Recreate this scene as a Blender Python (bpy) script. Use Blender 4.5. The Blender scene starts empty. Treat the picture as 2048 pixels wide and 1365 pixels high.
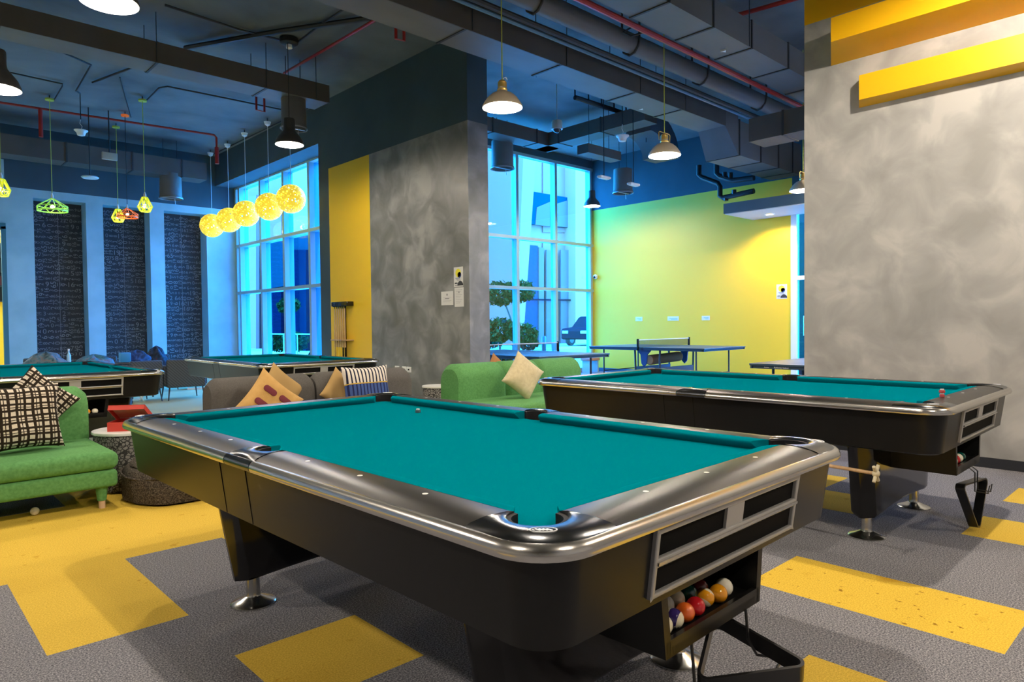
import bpy, bmesh, math, random
from mathutils import Vector, Matrix
random.seed(7)
C = bpy.context.scene.collection
PI = math.pi
# ------------------------------------------------------------------ camera
FPX, CX, CY = 1366.0, 1024.0, 682.5
PITCH, ROLL, YB, H = -0.0252, -0.0107, math.radians(43.36), 1.251
fw = Vector((math.sin(YB)*math.cos(PITCH), math.cos(YB)*math.cos(PITCH), math.sin(PITCH)))
rt0 = fw.cross(Vector((0, 0, 1))).normalized(); up0 = rt0.cross(fw)
rt = rt0*math.cos(ROLL)+up0*math.sin(ROLL); up = -rt0*math.sin(ROLL)+up0*math.cos(ROLL)
EYE = Vector((0, 0, H))
cd = bpy.data.cameras.new('camera'); cam = bpy.data.objects.new('camera', cd); C.objects.link(cam)
cam.matrix_world = Matrix(((rt.x, up.x, -fw.x, 0), (rt.y, up.y, -fw.y, 0), (rt.z, up.z, -fw.z, H), (0, 0, 0, 1)))
cd.sensor_width = 36; cd.lens = 36*FPX/2048; cd.clip_end = 400; cd.clip_start = 0.05
bpy.context.scene.camera = cam
def ray(px, py): return rt*((px-CX)/FPX) - up*((py-CY)/FPX) + fw
def G(px, py, z=0.0): r = ray(px, py); return EYE + r*((z-H)/r.z)          # point at a known height
def PX(px, py, x): r = ray(px, py); return EYE + r*(x/r.x)                  # point on a known wall
def PY(px, py, y): r = ray(px, py); return EYE + r*(y/r.y)
def D(px, py, d): return EYE + ray(px, py)*d
# ------------------------------------------------------------------ materials
def lin(c):
    if isinstance(c, str):
        c = tuple(int(c[i:i+2], 16)/255 for i in (0, 2, 4))
        c = tuple(x/12.92 if x <= .04045 else ((x+.055)/1.055)**2.4 for x in c)
    return (c[0], c[1], c[2], 1)
def mat(name, col, rough=.5, metal=0, spec=None, emit=None, es=1, coat=0, aniso=0, alpha=None, trans=0):
    m = bpy.data.materials.new(name); m.use_nodes = True
    b = m.node_tree.nodes['Principled BSDF']
    b.inputs['Base Color'].default_value = lin(col); b.inputs['Roughness'].default_value = rough
    b.inputs['Metallic'].default_value = metal
    if spec is not None: b.inputs['Specular IOR Level'].default_value = spec
    if coat: b.inputs['Coat Weight'].default_value = coat; b.inputs['Coat Roughness'].default_value = .08
    if emit: b.inputs['Emission Color'].default_value = lin(emit); b.inputs['Emission Strength'].default_value = es
    return m
def N(m, t, **k):
    n = m.node_tree.nodes.new(t)
    for a, v in k.items():
        if a.startswith('i_'): n.inputs[a[2:].replace('_', ' ')].default_value = v
        else: setattr(n, a, v)
    return n
def L(m, a, b): m.node_tree.links.new(a, b)
def ramp(m, stops, src, interp='LINEAR'):
    r = N(m, 'ShaderNodeValToRGB'); r.color_ramp.interpolation = interp
    e = r.color_ramp.elements
    while len(e) < len(stops): e.new(.5)
    for x, (p, c) in zip(e, stops): x.position = p; x.color = lin(c)
    L(m, src, r.inputs[0]); return r
def coords(m, scale=(1, 1, 1), kind='Object', rot=(0, 0, 0), loc=(0, 0, 0)):
    t = N(m, 'ShaderNodeTexCoord'); mp = N(m, 'ShaderNodeMapping')
    mp.inputs['Scale'].default_value = scale; mp.inputs['Rotation'].default_value = rot; mp.inputs['Location'].default_value = loc
    L(m, t.outputs[kind], mp.inputs[0]); return mp.outputs[0]
def noisy(name, stops, scale=4, rough=.6, detail=6, bump=0, bscale=None, metal=0, stretch=(1, 1, 1), distort=0, spec=None, rvar=None, kind='Object', bdist=.01):
    m = mat(name, (.5, .5, .5), rough, metal, spec); b = m.node_tree.nodes['Principled BSDF']
    co = coords(m, stretch, kind)
    n = N(m, 'ShaderNodeTexNoise'); n.inputs['Scale'].default_value = scale; n.inputs['Detail'].default_value = detail
    n.inputs['Distortion'].default_value = distort; L(m, co, n.inputs['Vector'])
    r = ramp(m, stops, n.outputs['Fac']); L(m, r.outputs[0], b.inputs['Base Color'])
    if bump:
        n2 = N(m, 'ShaderNodeTexNoise'); n2.inputs['Scale'].default_value = bscale or scale; n2.inputs['Detail'].default_value = 3; L(m, co, n2.inputs['Vector'])
        bp = N(m, 'ShaderNodeBump'); bp.inputs['Strength'].default_value = bump; bp.inputs['Distance'].default_value = bdist
        L(m, n2.outputs['Fac'], bp.inputs['Height']); L(m, bp.outputs[0], b.inputs['Normal'])
    if rvar:
        rr = ramp(m, [(.3, (rvar[0],)*3), (.7, (rvar[1],)*3)], n.outputs['Fac']); L(m, rr.outputs[0], b.inputs['Roughness'])
    return m
M = {}
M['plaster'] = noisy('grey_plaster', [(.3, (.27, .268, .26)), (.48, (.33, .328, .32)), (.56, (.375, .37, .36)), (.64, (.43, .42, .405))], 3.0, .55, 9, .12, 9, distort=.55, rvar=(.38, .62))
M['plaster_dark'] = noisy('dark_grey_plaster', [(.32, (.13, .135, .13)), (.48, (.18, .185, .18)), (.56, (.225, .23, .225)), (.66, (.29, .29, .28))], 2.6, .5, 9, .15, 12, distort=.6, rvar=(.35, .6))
M['plaster_warm'] = noisy('warm_grey_plaster', [(.3, (.20, .17, .14)), (.5, (.27, .235, .20)), (.7, (.33, .30, .26))], 2.5, .6, 8, .12, 12, distort=1.4)
M['plaster_pale'] = noisy('pale_blue_grey_plaster', [(.35, (.30, .46, .48)), (.65, (.38, .55, .57))], 2.0, .6, 5, .05, 12)
M['upper'] = noisy('dark_blue_grey_paint', [(.3, (.036, .066, .082)), (.7, (.050, .086, .106))], 1.5, .75, 3)
M['concrete'] = noisy('concrete_soffit', [(.3, (.085, .098, .10)), (.5, (.135, .15, .152)), (.72, (.19, .205, .20))], .9, .8, 9, .08, 6, distort=.4)
M['yellow_wall'] = mat('yellow_wall_paint', (.86, .555, .016), .5)
M['yellow_panel'] = mat('yellow_panel_paint', (.84, .45, .004), .38)
M['white_paint'] = mat('white_paint', (.8, .8, .8), .5)
M['alu'] = mat('white_aluminium', (.34, .46, .48), .45, .1)
M['skirting'] = mat('dark_skirting', (.02, .022, .028), .4)
M['duct'] = noisy('duct_sheet', [(.3, (.12, .116, .108)), (.7, (.17, .165, .152))], 1.5, .55, 4, spec=.4, stretch=(.4, 1, 1))
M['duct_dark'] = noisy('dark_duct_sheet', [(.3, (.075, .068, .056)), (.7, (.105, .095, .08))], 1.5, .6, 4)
M['seam'] = mat('duct_seam', (.035, .035, .035), .6)
M['black_pipe'] = mat('black_pipe', (.012, .013, .016), .45)
M['red_pipe'] = mat('red_sprinkler_pipe', (.36, .022, .014), .4)
M['rod'] = mat('hanger_rod', (.06, .07, .08), .5, .6)
M['black'] = mat('black_laminate', (.007, .007, .007), .30, 0, .27)
M['black_gloss'] = mat('black_gloss', (.006, .006, .007), .12)
M['black_deep'] = mat('black_recess', (.003, .003, .003), .8, 0, .1)
M['plastic'] = mat('black_plastic', (.012, .012, .013), .28)
M['chrome'] = mat('brushed_chrome', (.62, .60, .57), .22, 1)
M['casting'] = mat('polished_casting', (.13, .138, .15), .2, 1)
M['emblem'] = mat('scratched_emblem', (.75, .76, .78), .5); M['disc'] = mat('satin_chrome_foot', (.60, .60, .58), .2, 1)
M['alu_frame'] = mat('satin_aluminium_frame', (.46, .455, .45), .42, .55)
M['liner'] = mat('dark_pocket_liner', (.010, .010, .012), .6, 0, .2)
M['white_dot'] = mat('pearl_inlay', (.85, .85, .82), .3)
M['brass'] = mat('brass', (.62, .42, .12), .35, .7)
M['white_plastic'] = mat('white_plastic', (.75, .75, .72), .4)
M['wood'] = noisy('pale_wood', [(.3, (.42, .26, .13)), (.7, (.58, .38, .20))], 3, .45, 4, stretch=(12, 12, 1))
M['wood_leg'] = mat('beech_leg', (.66, .46, .30), .45)
# brushed dark rail laminate
m = mat('rail_laminate', (.048, .045, .043), .34, .85); M['rail'] = m
# billiard cloth
m = noisy('teal_cloth', [(.35, (.0, .142, .180)), (.65, (.0, .170, .212))], 900, 1, 2, .15, 1400, spec=0, bdist=.001); M['cloth'] = m
m = noisy('green_sofa_fabric', [(.3, (.085, .235, .075)), (.7, (.125, .32, .11))], 60, .9, 6, .35, 260, spec=.15, bdist=.003); M['green'] = m
m = noisy('grey_sofa_fabric', [(.3, (.085, .080, .076)), (.7, (.125, .118, .11))], 160, .95, 4, .35, 400, spec=.1, bdist=.002); M['grey_fab'] = m
m = noisy('pouf_wool', [(.32, (.02, .018, .016)), (.5, (.065, .055, .046)), (.7, (.15, .13, .11))], 110, .95, 3, .6, 130, spec=.1, bdist=.006); M['pouf'] = m
M['cream'] = noisy('cream_linen', [(.3, (.52, .44, .27)), (.7, (.62, .54, .34))], 30, .9, 4, .3, 200, bdist=.003)
def carpet(name, stops, stain=None):
    m = mat(name, (.1, .1, .1), .95, 0, .1); b = m.node_tree.nodes['Principled BSDF']; co = coords(m)
    n = N(m, 'ShaderNodeTexNoise'); n.inputs['Scale'].default_value = 150; n.inputs['Detail'].default_value = 4; n.inputs['Roughness'].default_value = .75; L(m, co, n.inputs['Vector'])
    r = ramp(m, stops, n.outputs['Fac']); out = r.outputs[0]
    n3 = N(m, 'ShaderNodeTexNoise'); n3.inputs['Scale'].default_value = 3.2; n3.inputs['Detail'].default_value = 5; L(m, co, n3.inputs['Vector'])
    if stain:
        for sc, lo, hi, k in stain:
            n2 = N(m, 'ShaderNodeTexNoise'); n2.inputs['Scale'].default_value = sc; n2.inputs['Detail'].default_value = 4; L(m, co, n2.inputs['Vector'])
            rr = ramp(m, [(lo, (0, 0, 0)), (hi, (1, 1, 1))], n2.outputs['Fac'])
            mx = N(m, 'ShaderNodeMix', data_type='RGBA', blend_type='MULTIPLY'); mlt = N(m, 'ShaderNodeMath', operation='MULTIPLY'); mlt.inputs[1].default_value = 1
            L(m, rr.outputs[0], mlt.inputs[0]); L(m, mlt.outputs[0], mx.inputs[0]); L(m, out, mx.inputs[6]); mx.inputs[7].default_value = lin(k); out = mx.outputs[2]
    L(m, out, b.inputs['Base Color'])
    bp = N(m, 'ShaderNodeBump'); bp.inputs['Strength'].default_value = .2; bp.inputs['Distance'].default_value = .002
    L(m, n.outputs['Fac'], bp.inputs['Height']); L(m, bp.outputs[0], b.inputs['Normal'])
    return m
M['carpet_grey'] = carpet('grey_carpet', [(.38, (.065, .065, .08)), (.5, (.185, .185, .205)), (.62, (.42, .41, .425))], [(1.3, .58, .75, (.72, .66, .64))])
M['carpet_yellow'] = carpet('yellow_carpet', [(.38, (.56, .36, .045)), (.62, (.80, .55, .085))], [(9, .66, .70, (.82, .74, .55)), (1.4, .55, .8, (.88, .85, .8))])
M['carpet_yellow_dirty'] = carpet('spotted_yellow_carpet', [(.40, (.60, .38, .04)), (.60, (.82, .56, .075))], [(22, .64, .70, (.40, .30, .2)), (4, .60, .72, (.80, .70, .5))])
M['vinyl'] = noisy('pale_vinyl_floor', [(.3, (.54, .52, .26)), (.7, (.60, .58, .31))], 1.2, .45, 3)
# window glass: a thin cyan-tinted sheet
def glassmat(name, tint, refl=.06):
    m = bpy.data.materials.new(name); m.use_nodes = True; nt = m.node_tree; nt.nodes.clear()
    o = N(m, 'ShaderNodeOutputMaterial'); t = N(m, 'ShaderNodeBsdfTransparent'); t.inputs[0].default_value = lin(tint)
    g = N(m, 'ShaderNodeBsdfGlossy'); g.inputs['Roughness'].default_value = .02
    mx = N(m, 'ShaderNodeMixShader'); mx.inputs[0].default_value = refl
    L(m, t.outputs[0], mx.inputs[1]); L(m, g.outputs[0], mx.inputs[2]); L(m, mx.outputs[0], o.inputs[0]); return m
M['glass'] = glassmat('cyan_tinted_glass', (.13, .58, 1.0))
M['clear'] = glassmat('clear_glass', (.85, .95, 1.0), .1)
# ------------------------------------------------------------------ mesh builder
class MB:
    def __init__(s): s.v = []; s.f = []; s.mi = []
    def add(s, vs, fs, mi=0):
        k = len(s.v); s.v += [tuple(v) for v in vs]; s.f += [tuple(i+k for i in f) for f in fs]; s.mi += [mi]*len(fs); return s
    def box(s, a, b, mi=0):
        x0, y0, z0 = a; x1, y1, z1 = b
        return s.add([(x0, y0, z0), (x1, y0, z0), (x1, y1, z0), (x0, y1, z0), (x0, y0, z1), (x1, y0, z1), (x1, y1, z1), (x0, y1, z1)],
                     [(0, 3, 2, 1), (4, 5, 6, 7), (0, 1, 5, 4), (1, 2, 6, 5), (2, 3, 7, 6), (3, 0, 4, 7)], mi)
    def loft(s, rings, closed=True, cap=True, mi=0):
        n = len(rings[0]); vs = [p for r in rings for p in r]; fs = []
        for i in range(len(rings)-1):
            for j in range(n if closed else n-1):
                a = i*n+j; b = i*n+(j+1) % n; fs.append((a, b, b+n, a+n))
        if cap: fs.append(tuple(range(n-1, -1, -1))); fs.append(tuple((len(rings)-1)*n+j for j in range(n)))
        return s.add(vs, fs, mi)
    def tube(s, pts, r, n=8, cap=True, mi=0, r2=None):
        pts = [Vector(p) for p in pts]; rings = []; u = None
        for i, p in enumerate(pts):
            t = (pts[min(i+1, len(pts)-1)]-pts[max(i-1, 0)]).normalized()
            if u is None: u = t.cross(Vector((0, 0, 1)) if abs(t.z) < .9 else Vector((1, 0, 0))).normalized()
            else: u = (u-t*u.dot(t)).normalized()
            w = t.cross(u); rr = r if r2 is None else r+(r2-r)*i/max(1, len(pts)-1)
            rings.append([p+u*math.cos(2*PI*k/n)*rr+w*math.sin(2*PI*k/n)*rr for k in range(n)])
        return s.loft(rings, True, cap, mi)
    def lathe(s, prof, n=24, c=(0, 0, 0), cap=False, mi=0, sq=None):
        rings = []
        for r, z in prof:
            rings.append([(c[0]+r*math.cos(2*PI*k/n), c[1]+r*math.sin(2*PI*k/n), c[2]+z) for k in range(n)])
        return s.loft(rings, True, cap, mi)
    def prism(s, poly, z0, z1, mi=0):
        return s.loft([[(x, y, z0) for x, y in poly], [(x, y, z1) for x, y in poly]], True, True, mi)
    def sphere(s, c, r, n=16, mi=0, sc=(1, 1, 1)):
        pr = [(max(1e-4, math.sin(PI*i/(n//2))), math.cos(PI*i/(n//2))) for i in range(n//2, -1, -1)]
        rings = [[(c[0]+sc[0]*r*a*math.cos(2*PI*k/n), c[1]+sc[1]*r*a*math.sin(2*PI*k/n), c[2]+sc[2]*r*b) for k in range(n)] for a, b in pr]
        return s.loft(rings, True, True, mi)
    def rbox(s, a, b, r, n=4, mi=0, top_only=False):
        # box with rounded edges: superellipse-like loft along z with rounded plan
        x0, y0, z0 = a; x1, y1, z1 = b; rings = []
        r = min(r, (x1-x0)/2-.001, (y1-y0)/2-.001, (z1-z0)/2-.0005)
        lv = [(r*(1-math.sin(PI/2*i/n)), z0+r*(1-math.cos(PI/2*i/n))) for i in range(n+1)]
        if top_only: lv = [(0, z0)]
        lv += [(r*(1-math.cos(PI/2*i/n)), z1-r*(1-math.sin(PI/2*i/n))) for i in range(n+1)]
        for ins, z in lv:
            rings.append(rrect(x0+ins, y0+ins, x1-ins, y1-ins, max(.0008, r-ins*.9), z, n))
        return s.loft(rings, True, True, mi)
    def build(s, name, mats, parent=None, smooth=True, angle=35, bevel=0):
        me = bpy.data.meshes.new(name); me.from_pydata(s.v, [], s.f)
        if not isinstance(mats, (list, tuple)): mats = [mats]
        for m in mats: me.materials.append(m)
        if len(mats) > 1: me.polygons.foreach_set('material_index', s.mi)
        bm = bmesh.new(); bm.from_mesh(me); bmesh.ops.remove_doubles(bm, verts=bm.verts, dist=1e-5)
        bmesh.ops.recalc_face_normals(bm, faces=bm.faces); bm.to_mesh(me); bm.free()
        if smooth:
            me.polygons.foreach_set('use_smooth', [True]*len(me.polygons)); me.set_sharp_from_angle(angle=math.radians(angle))
        o = bpy.data.objects.new(name, me); C.objects.link(o); o.parent = parent
        if bevel:
            md = o.modifiers.new('bevel', 'BEVEL'); md.width = bevel; md.segments = 2; md.limit_method = 'ANGLE'
        return o
def rrect(x0, y0, x1, y1, r, z=None, n=4):
    pts = []
    for cx, cy, a0 in ((x1-r, y1-r, 0), (x0+r, y1-r, PI/2), (x0+r, y0+r, PI), (x1-r, y0+r, 3*PI/2)):
        for i in range(n+1):
            a = a0+PI/2*i/n; p = (cx+r*math.cos(a), cy+r*math.sin(a)); pts.append(p if z is None else (p[0], p[1], z))
    return pts
def tag(o, label=None, cat=None, group=None, kind=None):
    if label: o['label'] = label
    if cat: o['category'] = cat
    if group: o['group'] = group
    if kind: o['kind'] = kind
    return o
def thing(name, label, cat, loc=(0, 0, 0), rz=0, group=None):
    o = bpy.data.objects.new(name, None); o.empty_display_size = .1; C.objects.link(o); o.location = loc; o.rotation_euler = (0, 0, rz)
    return tag(o, label, cat, group)
def kids(o): return [c for c in C.objects if c.parent == o]
def copy_tree(o, parent=None):
    c = o.copy(); C.objects.link(c)
    if parent is not None: c.parent = parent
    for ch in kids(o): copy_tree(ch, c)
    return c
def another(o, loc, rz=0, label=None, group=None):
    c = copy_tree(o); c.location = loc; c.rotation_euler = (0, 0, rz)
    if label: c['label'] = label
    if group: c['group'] = group
    return c
def struct(o, label=None): return tag(o, label, None, None, 'structure')
def text_mesh(body, size, extrude=.001, align='CENTER'):
    cu = bpy.data.curves.new('t', 'FONT'); cu.body = body; cu.size = size; cu.extrude = extrude; cu.align_x = align; cu.align_y = 'CENTER'; cu.resolution_u = 3
    o = bpy.data.objects.new('t', cu); C.objects.link(o); bpy.context.view_layer.update()
    me = bpy.data.meshes.new_from_object(o.evaluated_get(bpy.context.evaluated_depsgraph_get()))
    vs = [v.co.copy() for v in me.vertices]; fs = [tuple(p.vertices) for p in me.polygons]
    bpy.data.objects.remove(o); bpy.data.curves.remove(cu); bpy.data.meshes.remove(me)
    return vs, fs
def add_text(mb, body, size, origin, xdir, ydir, mi=0, extrude=.001, align='CENTER'):
    vs, fs = text_mesh(body, size, extrude, align); o = Vector(origin); X = Vector(xdir); Y = Vector(ydir); Z = X.cross(Y)
    mb.add([o+X*v.x+Y*v.y+Z*v.z for v in vs], fs, mi)
def light(name, kind, loc, power, color=(1, .85, .66), size=.05, parent=None, spot=None, blend=.5):
    l = bpy.data.lights.new(name, kind); l.energy = power; l.color = color
    if kind in ('POINT', 'SPOT'): l.shadow_soft_size = size
    if kind == 'SPOT': l.spot_size = spot; l.spot_blend = blend
    o = bpy.data.objects.new(name, l); C.objects.link(o); o.location = loc; o.parent = parent; return o
WORLD, SUN, EXPO = 21, 9, 0.7
# ================================================================== SETTING
ZC = 5.45; XR = 6.82; XE = 13.8; YN = 17.3; YW = 11.5; XP = 6.31; ZD = 4.17
TX, TY, OX, OY = .516, .506, .47, 2.6
def floor():
    mb = MB()
    for ix in range(-13, 27):
        for iy in range(-15, 31):
            x0, y0 = OX+ix*TX, OY+iy*TY; x1, y1 = x0+TX, y0+TY; cx, cy = (x0+x1)/2, (y0+y1)/2; k = 0
            if cx > 6.9 and cy > YW-.1: continue
            if cx < 6.3 and iy >= 3: k = 1
            if cx < 6.3 and iy >= 8: k = 3
            if ix == 2 and iy == 2: k = 1
            if iy in (1, 2) and ix == 0: k = 1
            if iy == 2 and ix == -1: k = 0
            if iy in (1,) and ix == 0: k = 1
            if ix < 0 and iy < 2: k = 0
            if ix == 1 and iy == -1: k = 1
            if ix == 5 and iy in (-3, -4): k = 2
            if ix == 3 and iy in (-4, -5): k = 1
            if ix == 8 and iy in (-4, -5): k = 1
            if ix == 8 and iy in (-2, -1): k = 1
            if ix == 10 and iy in (-4, -5, -6): k = 1
            if ix in (9,) and iy in (-1, 0): k = 1
            if ix == 7 and iy in (1, 2): k = 1
            if ix <= 0 and iy in (6,): k = 0
            if ix <= -1 and iy == 7: k = 0
            if ix == -3 and iy in (-3, -2): k = 1
            mb.add([(x0, y0, 0), (x1, y0, 0), (x1, y1, 0), (x0, y1, 0)], [(0, 1, 2, 3)], k)
    o = mb.build('floor', [M['carpet_grey'], M['carpet_yellow'], M['carpet_yellow_dirty'], M['vinyl']], smooth=False)
    struct(o)
floor()
struct(MB().box((-6.3, -5.2, -.06), (7.02, 20.6, -.012)).box((7.02, -5.2, -.06), (14.1, 11.68, -.012)).build('floor', M['skirting'], smooth=False))
# ceiling slab with shallow formwork joints
mb = MB().box((-6.3, -5.2, ZC), (7.02, 20.6, ZC+.25)).box((7.02, -5.2, ZC), (14.1, 11.72, ZC+.25))
struct(mb.build('ceiling', M['concrete'], smooth=False))
# pillar wall between the two rooms
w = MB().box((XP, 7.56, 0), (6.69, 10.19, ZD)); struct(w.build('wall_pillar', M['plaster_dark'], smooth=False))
w = MB().box((XP, 10.19, 0), (6.69, 11.6, ZD)); struct(w.build('wall_pillar', M['yellow_wall'], smooth=False))
w = MB().box((XP, 11.6, 0), (6.98, 11.98, ZC)).box((XP, 7.56, ZD), (6.69, 11.6, ZC)).box((XP+.02, 11.98, 4.72), (6.98, YN, ZC))
struct(w.build('wall_pillar', M['upper'], smooth=False))
# right wall
struct(MB().box((XR, -5.1, 0), (XR+.38, 2.96, ZD)).build('wall_right', M['plaster'], smooth=False))
struct(MB().box((XR+.38, -1.2, 0), (XE, -1.0, ZC)).box((XE, -1.2, 0), (XE+.2, 2.97, ZC)).build('wall_far_right', M['white_paint'], smooth=False))
struct(MB().box((XR, -5.1, ZD), (XR+.38, 2.96, ZC)).build('wall_right', M['yellow_panel'], smooth=False))
struct(MB().box((XR-.015, -5.1, 0), (XR, 2.96, .085)).build('baseboard_right', M['skirting'], smooth=False))
# yellow wall of the table tennis room
struct(MB().box((XE, 6.24, 0), (XE+.2, YW+.2, ZD)).build('wall_yellow', M['yellow_wall'], smooth=False))
struct(MB().box((XE, 2.96, ZD), (XE+.2, YW+.2, ZC)).box((XE, 2.96, 3.56), (XE+.2, 6.24, ZD)).build('wall_yellow', M['upper'], smooth=False))
struct(MB().box((XE-.02, 6.24, 0), (XE, YW, .09)).build('baseboard_yellow', mat('blue_grey_skirting', (.03, .09, .14), .5), smooth=False))
# glazed door beside the yellow wall
d = MB()
for a, b in (((13.74, 6.12, 0), (13.86, 6.24, 3.56)), ((13.74, 3.0, 3.46), (13.86, 6.12, 3.56)), ((13.74, 3.0, 2.08), (13.86, 6.12, 2.16)), ((13.74, 4.55, 0), (13.86, 4.65, 3.46)), ((13.74, 2.97, 0), (13.86, 3.07, 3.46))):
    d.box(a, b)
do = struct(d.build('door_1', M['white_paint'], smooth=False)); 
MB().box((13.79, 3.07, 0), (13.81, 6.12, 3.46)).build('glass_pane', M['glass'], do, smooth=False)
MB().tube([(13.70, 5.95, .95), (13.70, 5.95, 1.35)], .015).build('door_handle', M['chrome'], do)
# corridor behind that door
struct(MB().box((16.2, 2.0, 0), (16.3, 8.5, 4)).build('wall_corridor', mat('blue_corridor_wall', (.010, .022, .03), .6), smooth=False))
struct(MB().box((13.9, 2.0, -.02), (16.3, 8.5, 0)).build('floor', M['carpet_grey'], smooth=False))
# north wall with three wallpapered recesses
rec = [(2.60, 3.55), (3.88, 4.83), (5.14, 6.10)]
w = MB(); xs = 2.12
for a, b in rec: w.box((xs, YN, 0), (a, YN+.45, 4.0)); xs = b
w.box((xs, YN, 0), (6.95, YN+.45, 4.0)).box((2.12, YN, 4.0), (6.95, YN+.45, ZD))
struct(w.build('wall_north', M['plaster_pale'], smooth=False))
struct(MB().box((2.12, YN, ZD), (6.95, YN+.45, ZC)).build('wall_north', M['upper'], smooth=False))
wp = noisy('dark_printed_wallpaper', [(.3, (.020, .023, .028)), (.7, (.038, .040, .046))], 3, .7, 3)
ink = noisy('grey_wallpaper_print', [(.3, (.16, .165, .17)), (.7, (.25, .25, .25))], 2, .7, 2)
random.seed(3)
for (a, b) in rec:
    mb = MB().box((a, YN+.42, 0), (b, YN+.45, 4.0)); 
    z = .55
    while z < 3.95:
        x = a+.02
        while x < b-.06:
            s = random.choice((.09, .12, .15, .11)); t = random.choice(('6', '5', '2', '9', '3', '0', '8', '16', '75', '19', '65'))
            rot = random.random() < .8
            if rot: add_text(mb, t, s, (x+s*.45, YN+.4195, z), (0, 0, 1), (-1, 0, 0), 1, .0005)
            else: add_text(mb, t, s, (x+s*.45, YN+.4195, z), (1, 0, 0), (0, 0, 1), 1, .0005)
            x += s*.78
        z += .128
    for xx in (a+.04, (a+b)/2+.02): mb.box((xx, YN+.417, 0), (xx+.008, YN+.42, 4.0), 1)
    struct(mb.build('wall_north_recess', [wp, ink], smooth=False))
# opening at the far left with the neighbouring games room behind it
tealf = mat('teal_frame', (.03, .16, .18), .5)
fr = MB().box((2.04, YN-.02, 0), (2.12, YN+.1, 3.35)).box((-2, YN-.02, 3.3), (2.12, YN+.1, 3.42))
struct(fr.build('door_2', tealf, smooth=False))
struct(MB().box((-6.1, YN, 3.42), (2.12, YN+.2, 4.72)).build('wall_north', M['plaster_pale'], smooth=False))
struct(MB().box((-6.1, YN, 4.72), (2.12, YN+.2, ZC)).build('wall_north', M['upper'], smooth=False))
struct(MB().box((-6.1, 20.2, 0), (7, 20.4, 4)).build('wall_next_room', M['yellow_wall'], smooth=False))
t = thing('shelf_unit', 'dark shelf unit seen through the opening at the far left edge', 'shelf', (1.6, 20.0, 0))
sh = MB()
for z in (1.9, 2.25, 2.6, 2.95): sh.box((-1.2, -.2, z), (.95, .2, z+.03))
sh.box((.9, -.2, 1.9), (.95, .2, 3.3)).box((-1.2, .17, 1.9), (.95, .2, 3.3)); sh.build('shelf_frame', M['skirting'], t, smooth=False)
for k in range(4):
    bm_ = MB().box((-.9+k*.45, -.12, 2.28), (-.6+k*.45, .12, 2.5)).build('bin', mat('maroon_bin_%d' % k, (.12, .02, .03), .6), t)
t = thing('office_chair', 'dark high-backed chair beyond the opening at the left edge', 'chair', (1.75, 18.9, 0))
MB().rbox((-.24, .12, .55), (.24, .22, 1.25), .04).build('backrest', M['skirting'], t); MB().rbox((-.25, -.28, .42), (.25, .2, .54), .04).build('seat', M['skirting'], t)
for sx in (-1, 1):
    for sy in (-1, 1): MB().tube([(sx*.2, sy*.2, .43), (sx*.24, sy*.24, 0)], .014).build('leg', M['rod'], t)
# enclosing walls out of view
struct(MB().box((-6.3, -5.2, 0), (-6.1, 20.4, ZC)).build('wall_left', M['plaster'], smooth=False))
struct(MB().box((-6.1, -5.2, 0), (14, -5.0, ZC)).build('wall_back', M['plaster'], smooth=False))
# -------------------------------------------------- windows
def window(name, horiz, fixed, a, b, top, trans, mull, deep=.16, wide=.07):
    f = MB()
    def bar(u0, u1, z0, z1, d0=0, d1=deep):
        if horiz: f.box((u0, fixed+d0, z0), (u1, fixed+d1, z1))
        else: f.box((fixed+d0, u0, z0), (fixed+d1, u1, z1))
    bar(a, b, 0, .1); bar(a, b, top-.07, top)
    for z in trans: bar(a, b, z-.035, z+.035, -.01)
    for u in mull: bar(u-wide/2, u+wide/2, .1, top-.07)
    o = struct(f.build(name, M['alu'], smooth=False))
    g = MB()
    if horiz: g.box((a, fixed+deep*.5, .1), (b, fixed+deep*.5+.012, top-.07))
    else: g.box((fixed+deep*.5, a, .1), (fixed+deep*.5+.012, b, top-.07))
    g.build('glass_pane', M['glass'], o, smooth=False)
window('window_1', False, 6.8, 11.98, 17.3, 4.75, (3.26, 2.09), (12.02, 13.37, 14.58, 15.80, 17.05, 17.27), .22, .09)
window('window_2', True, YW, 6.69, XE, 5.25, (3.26, 2.09), (6.74, 7.12, 8.44, 9.76, 11.08, 12.40, 13.73), .16, .08)
struct(MB().box((6.98, YW, 5.25), (XE+.2, YW+.2, ZC)).box((6.69, YW, 5.25), (6.98, 11.6, ZC)).build('wall_window', M['upper'], smooth=False))
# lowered bulkhead with a downlight by the yellow wall
t = thing('bulkhead', 'low dark blue ceiling bulkhead projecting from the yellow wall over the door', 'bulkhead', (0, 0, 0))
tag(t, kind='structure'); 
MB().box((12.6, 2.96, 3.42), (13.8, 7.10, 3.62)).build('casing', M['upper'], t, smooth=False)
MB().box((12.62, 2.98, 3.405), (13.79, 7.08, 3.42)).build('lining', mat('cream_soffit', (.6, .58, .5), .7), t, smooth=False)
t = thing('downlight', 'round recessed downlight in the bulkhead above the yellow wall', 'light', (13.25, 6.45, 3.40))
MB().lathe([(.10, 0), (.10, -.01), (.075, -.012), (.07, .0)], 24, cap=False).build('bezel', M['white_plastic'], t)
MB().lathe([(.0005, -.004), (.07, -.004)], 24).build('lens', mat('warm_downlight_lens', (1, .9, .6), .5, emit=(1, .82, .45), es=9), t)
light('downlight_beam', 'SPOT', (0, 0, -.03), 110, (1, .78, .42), .05, t, math.radians(150), .6)
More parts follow.
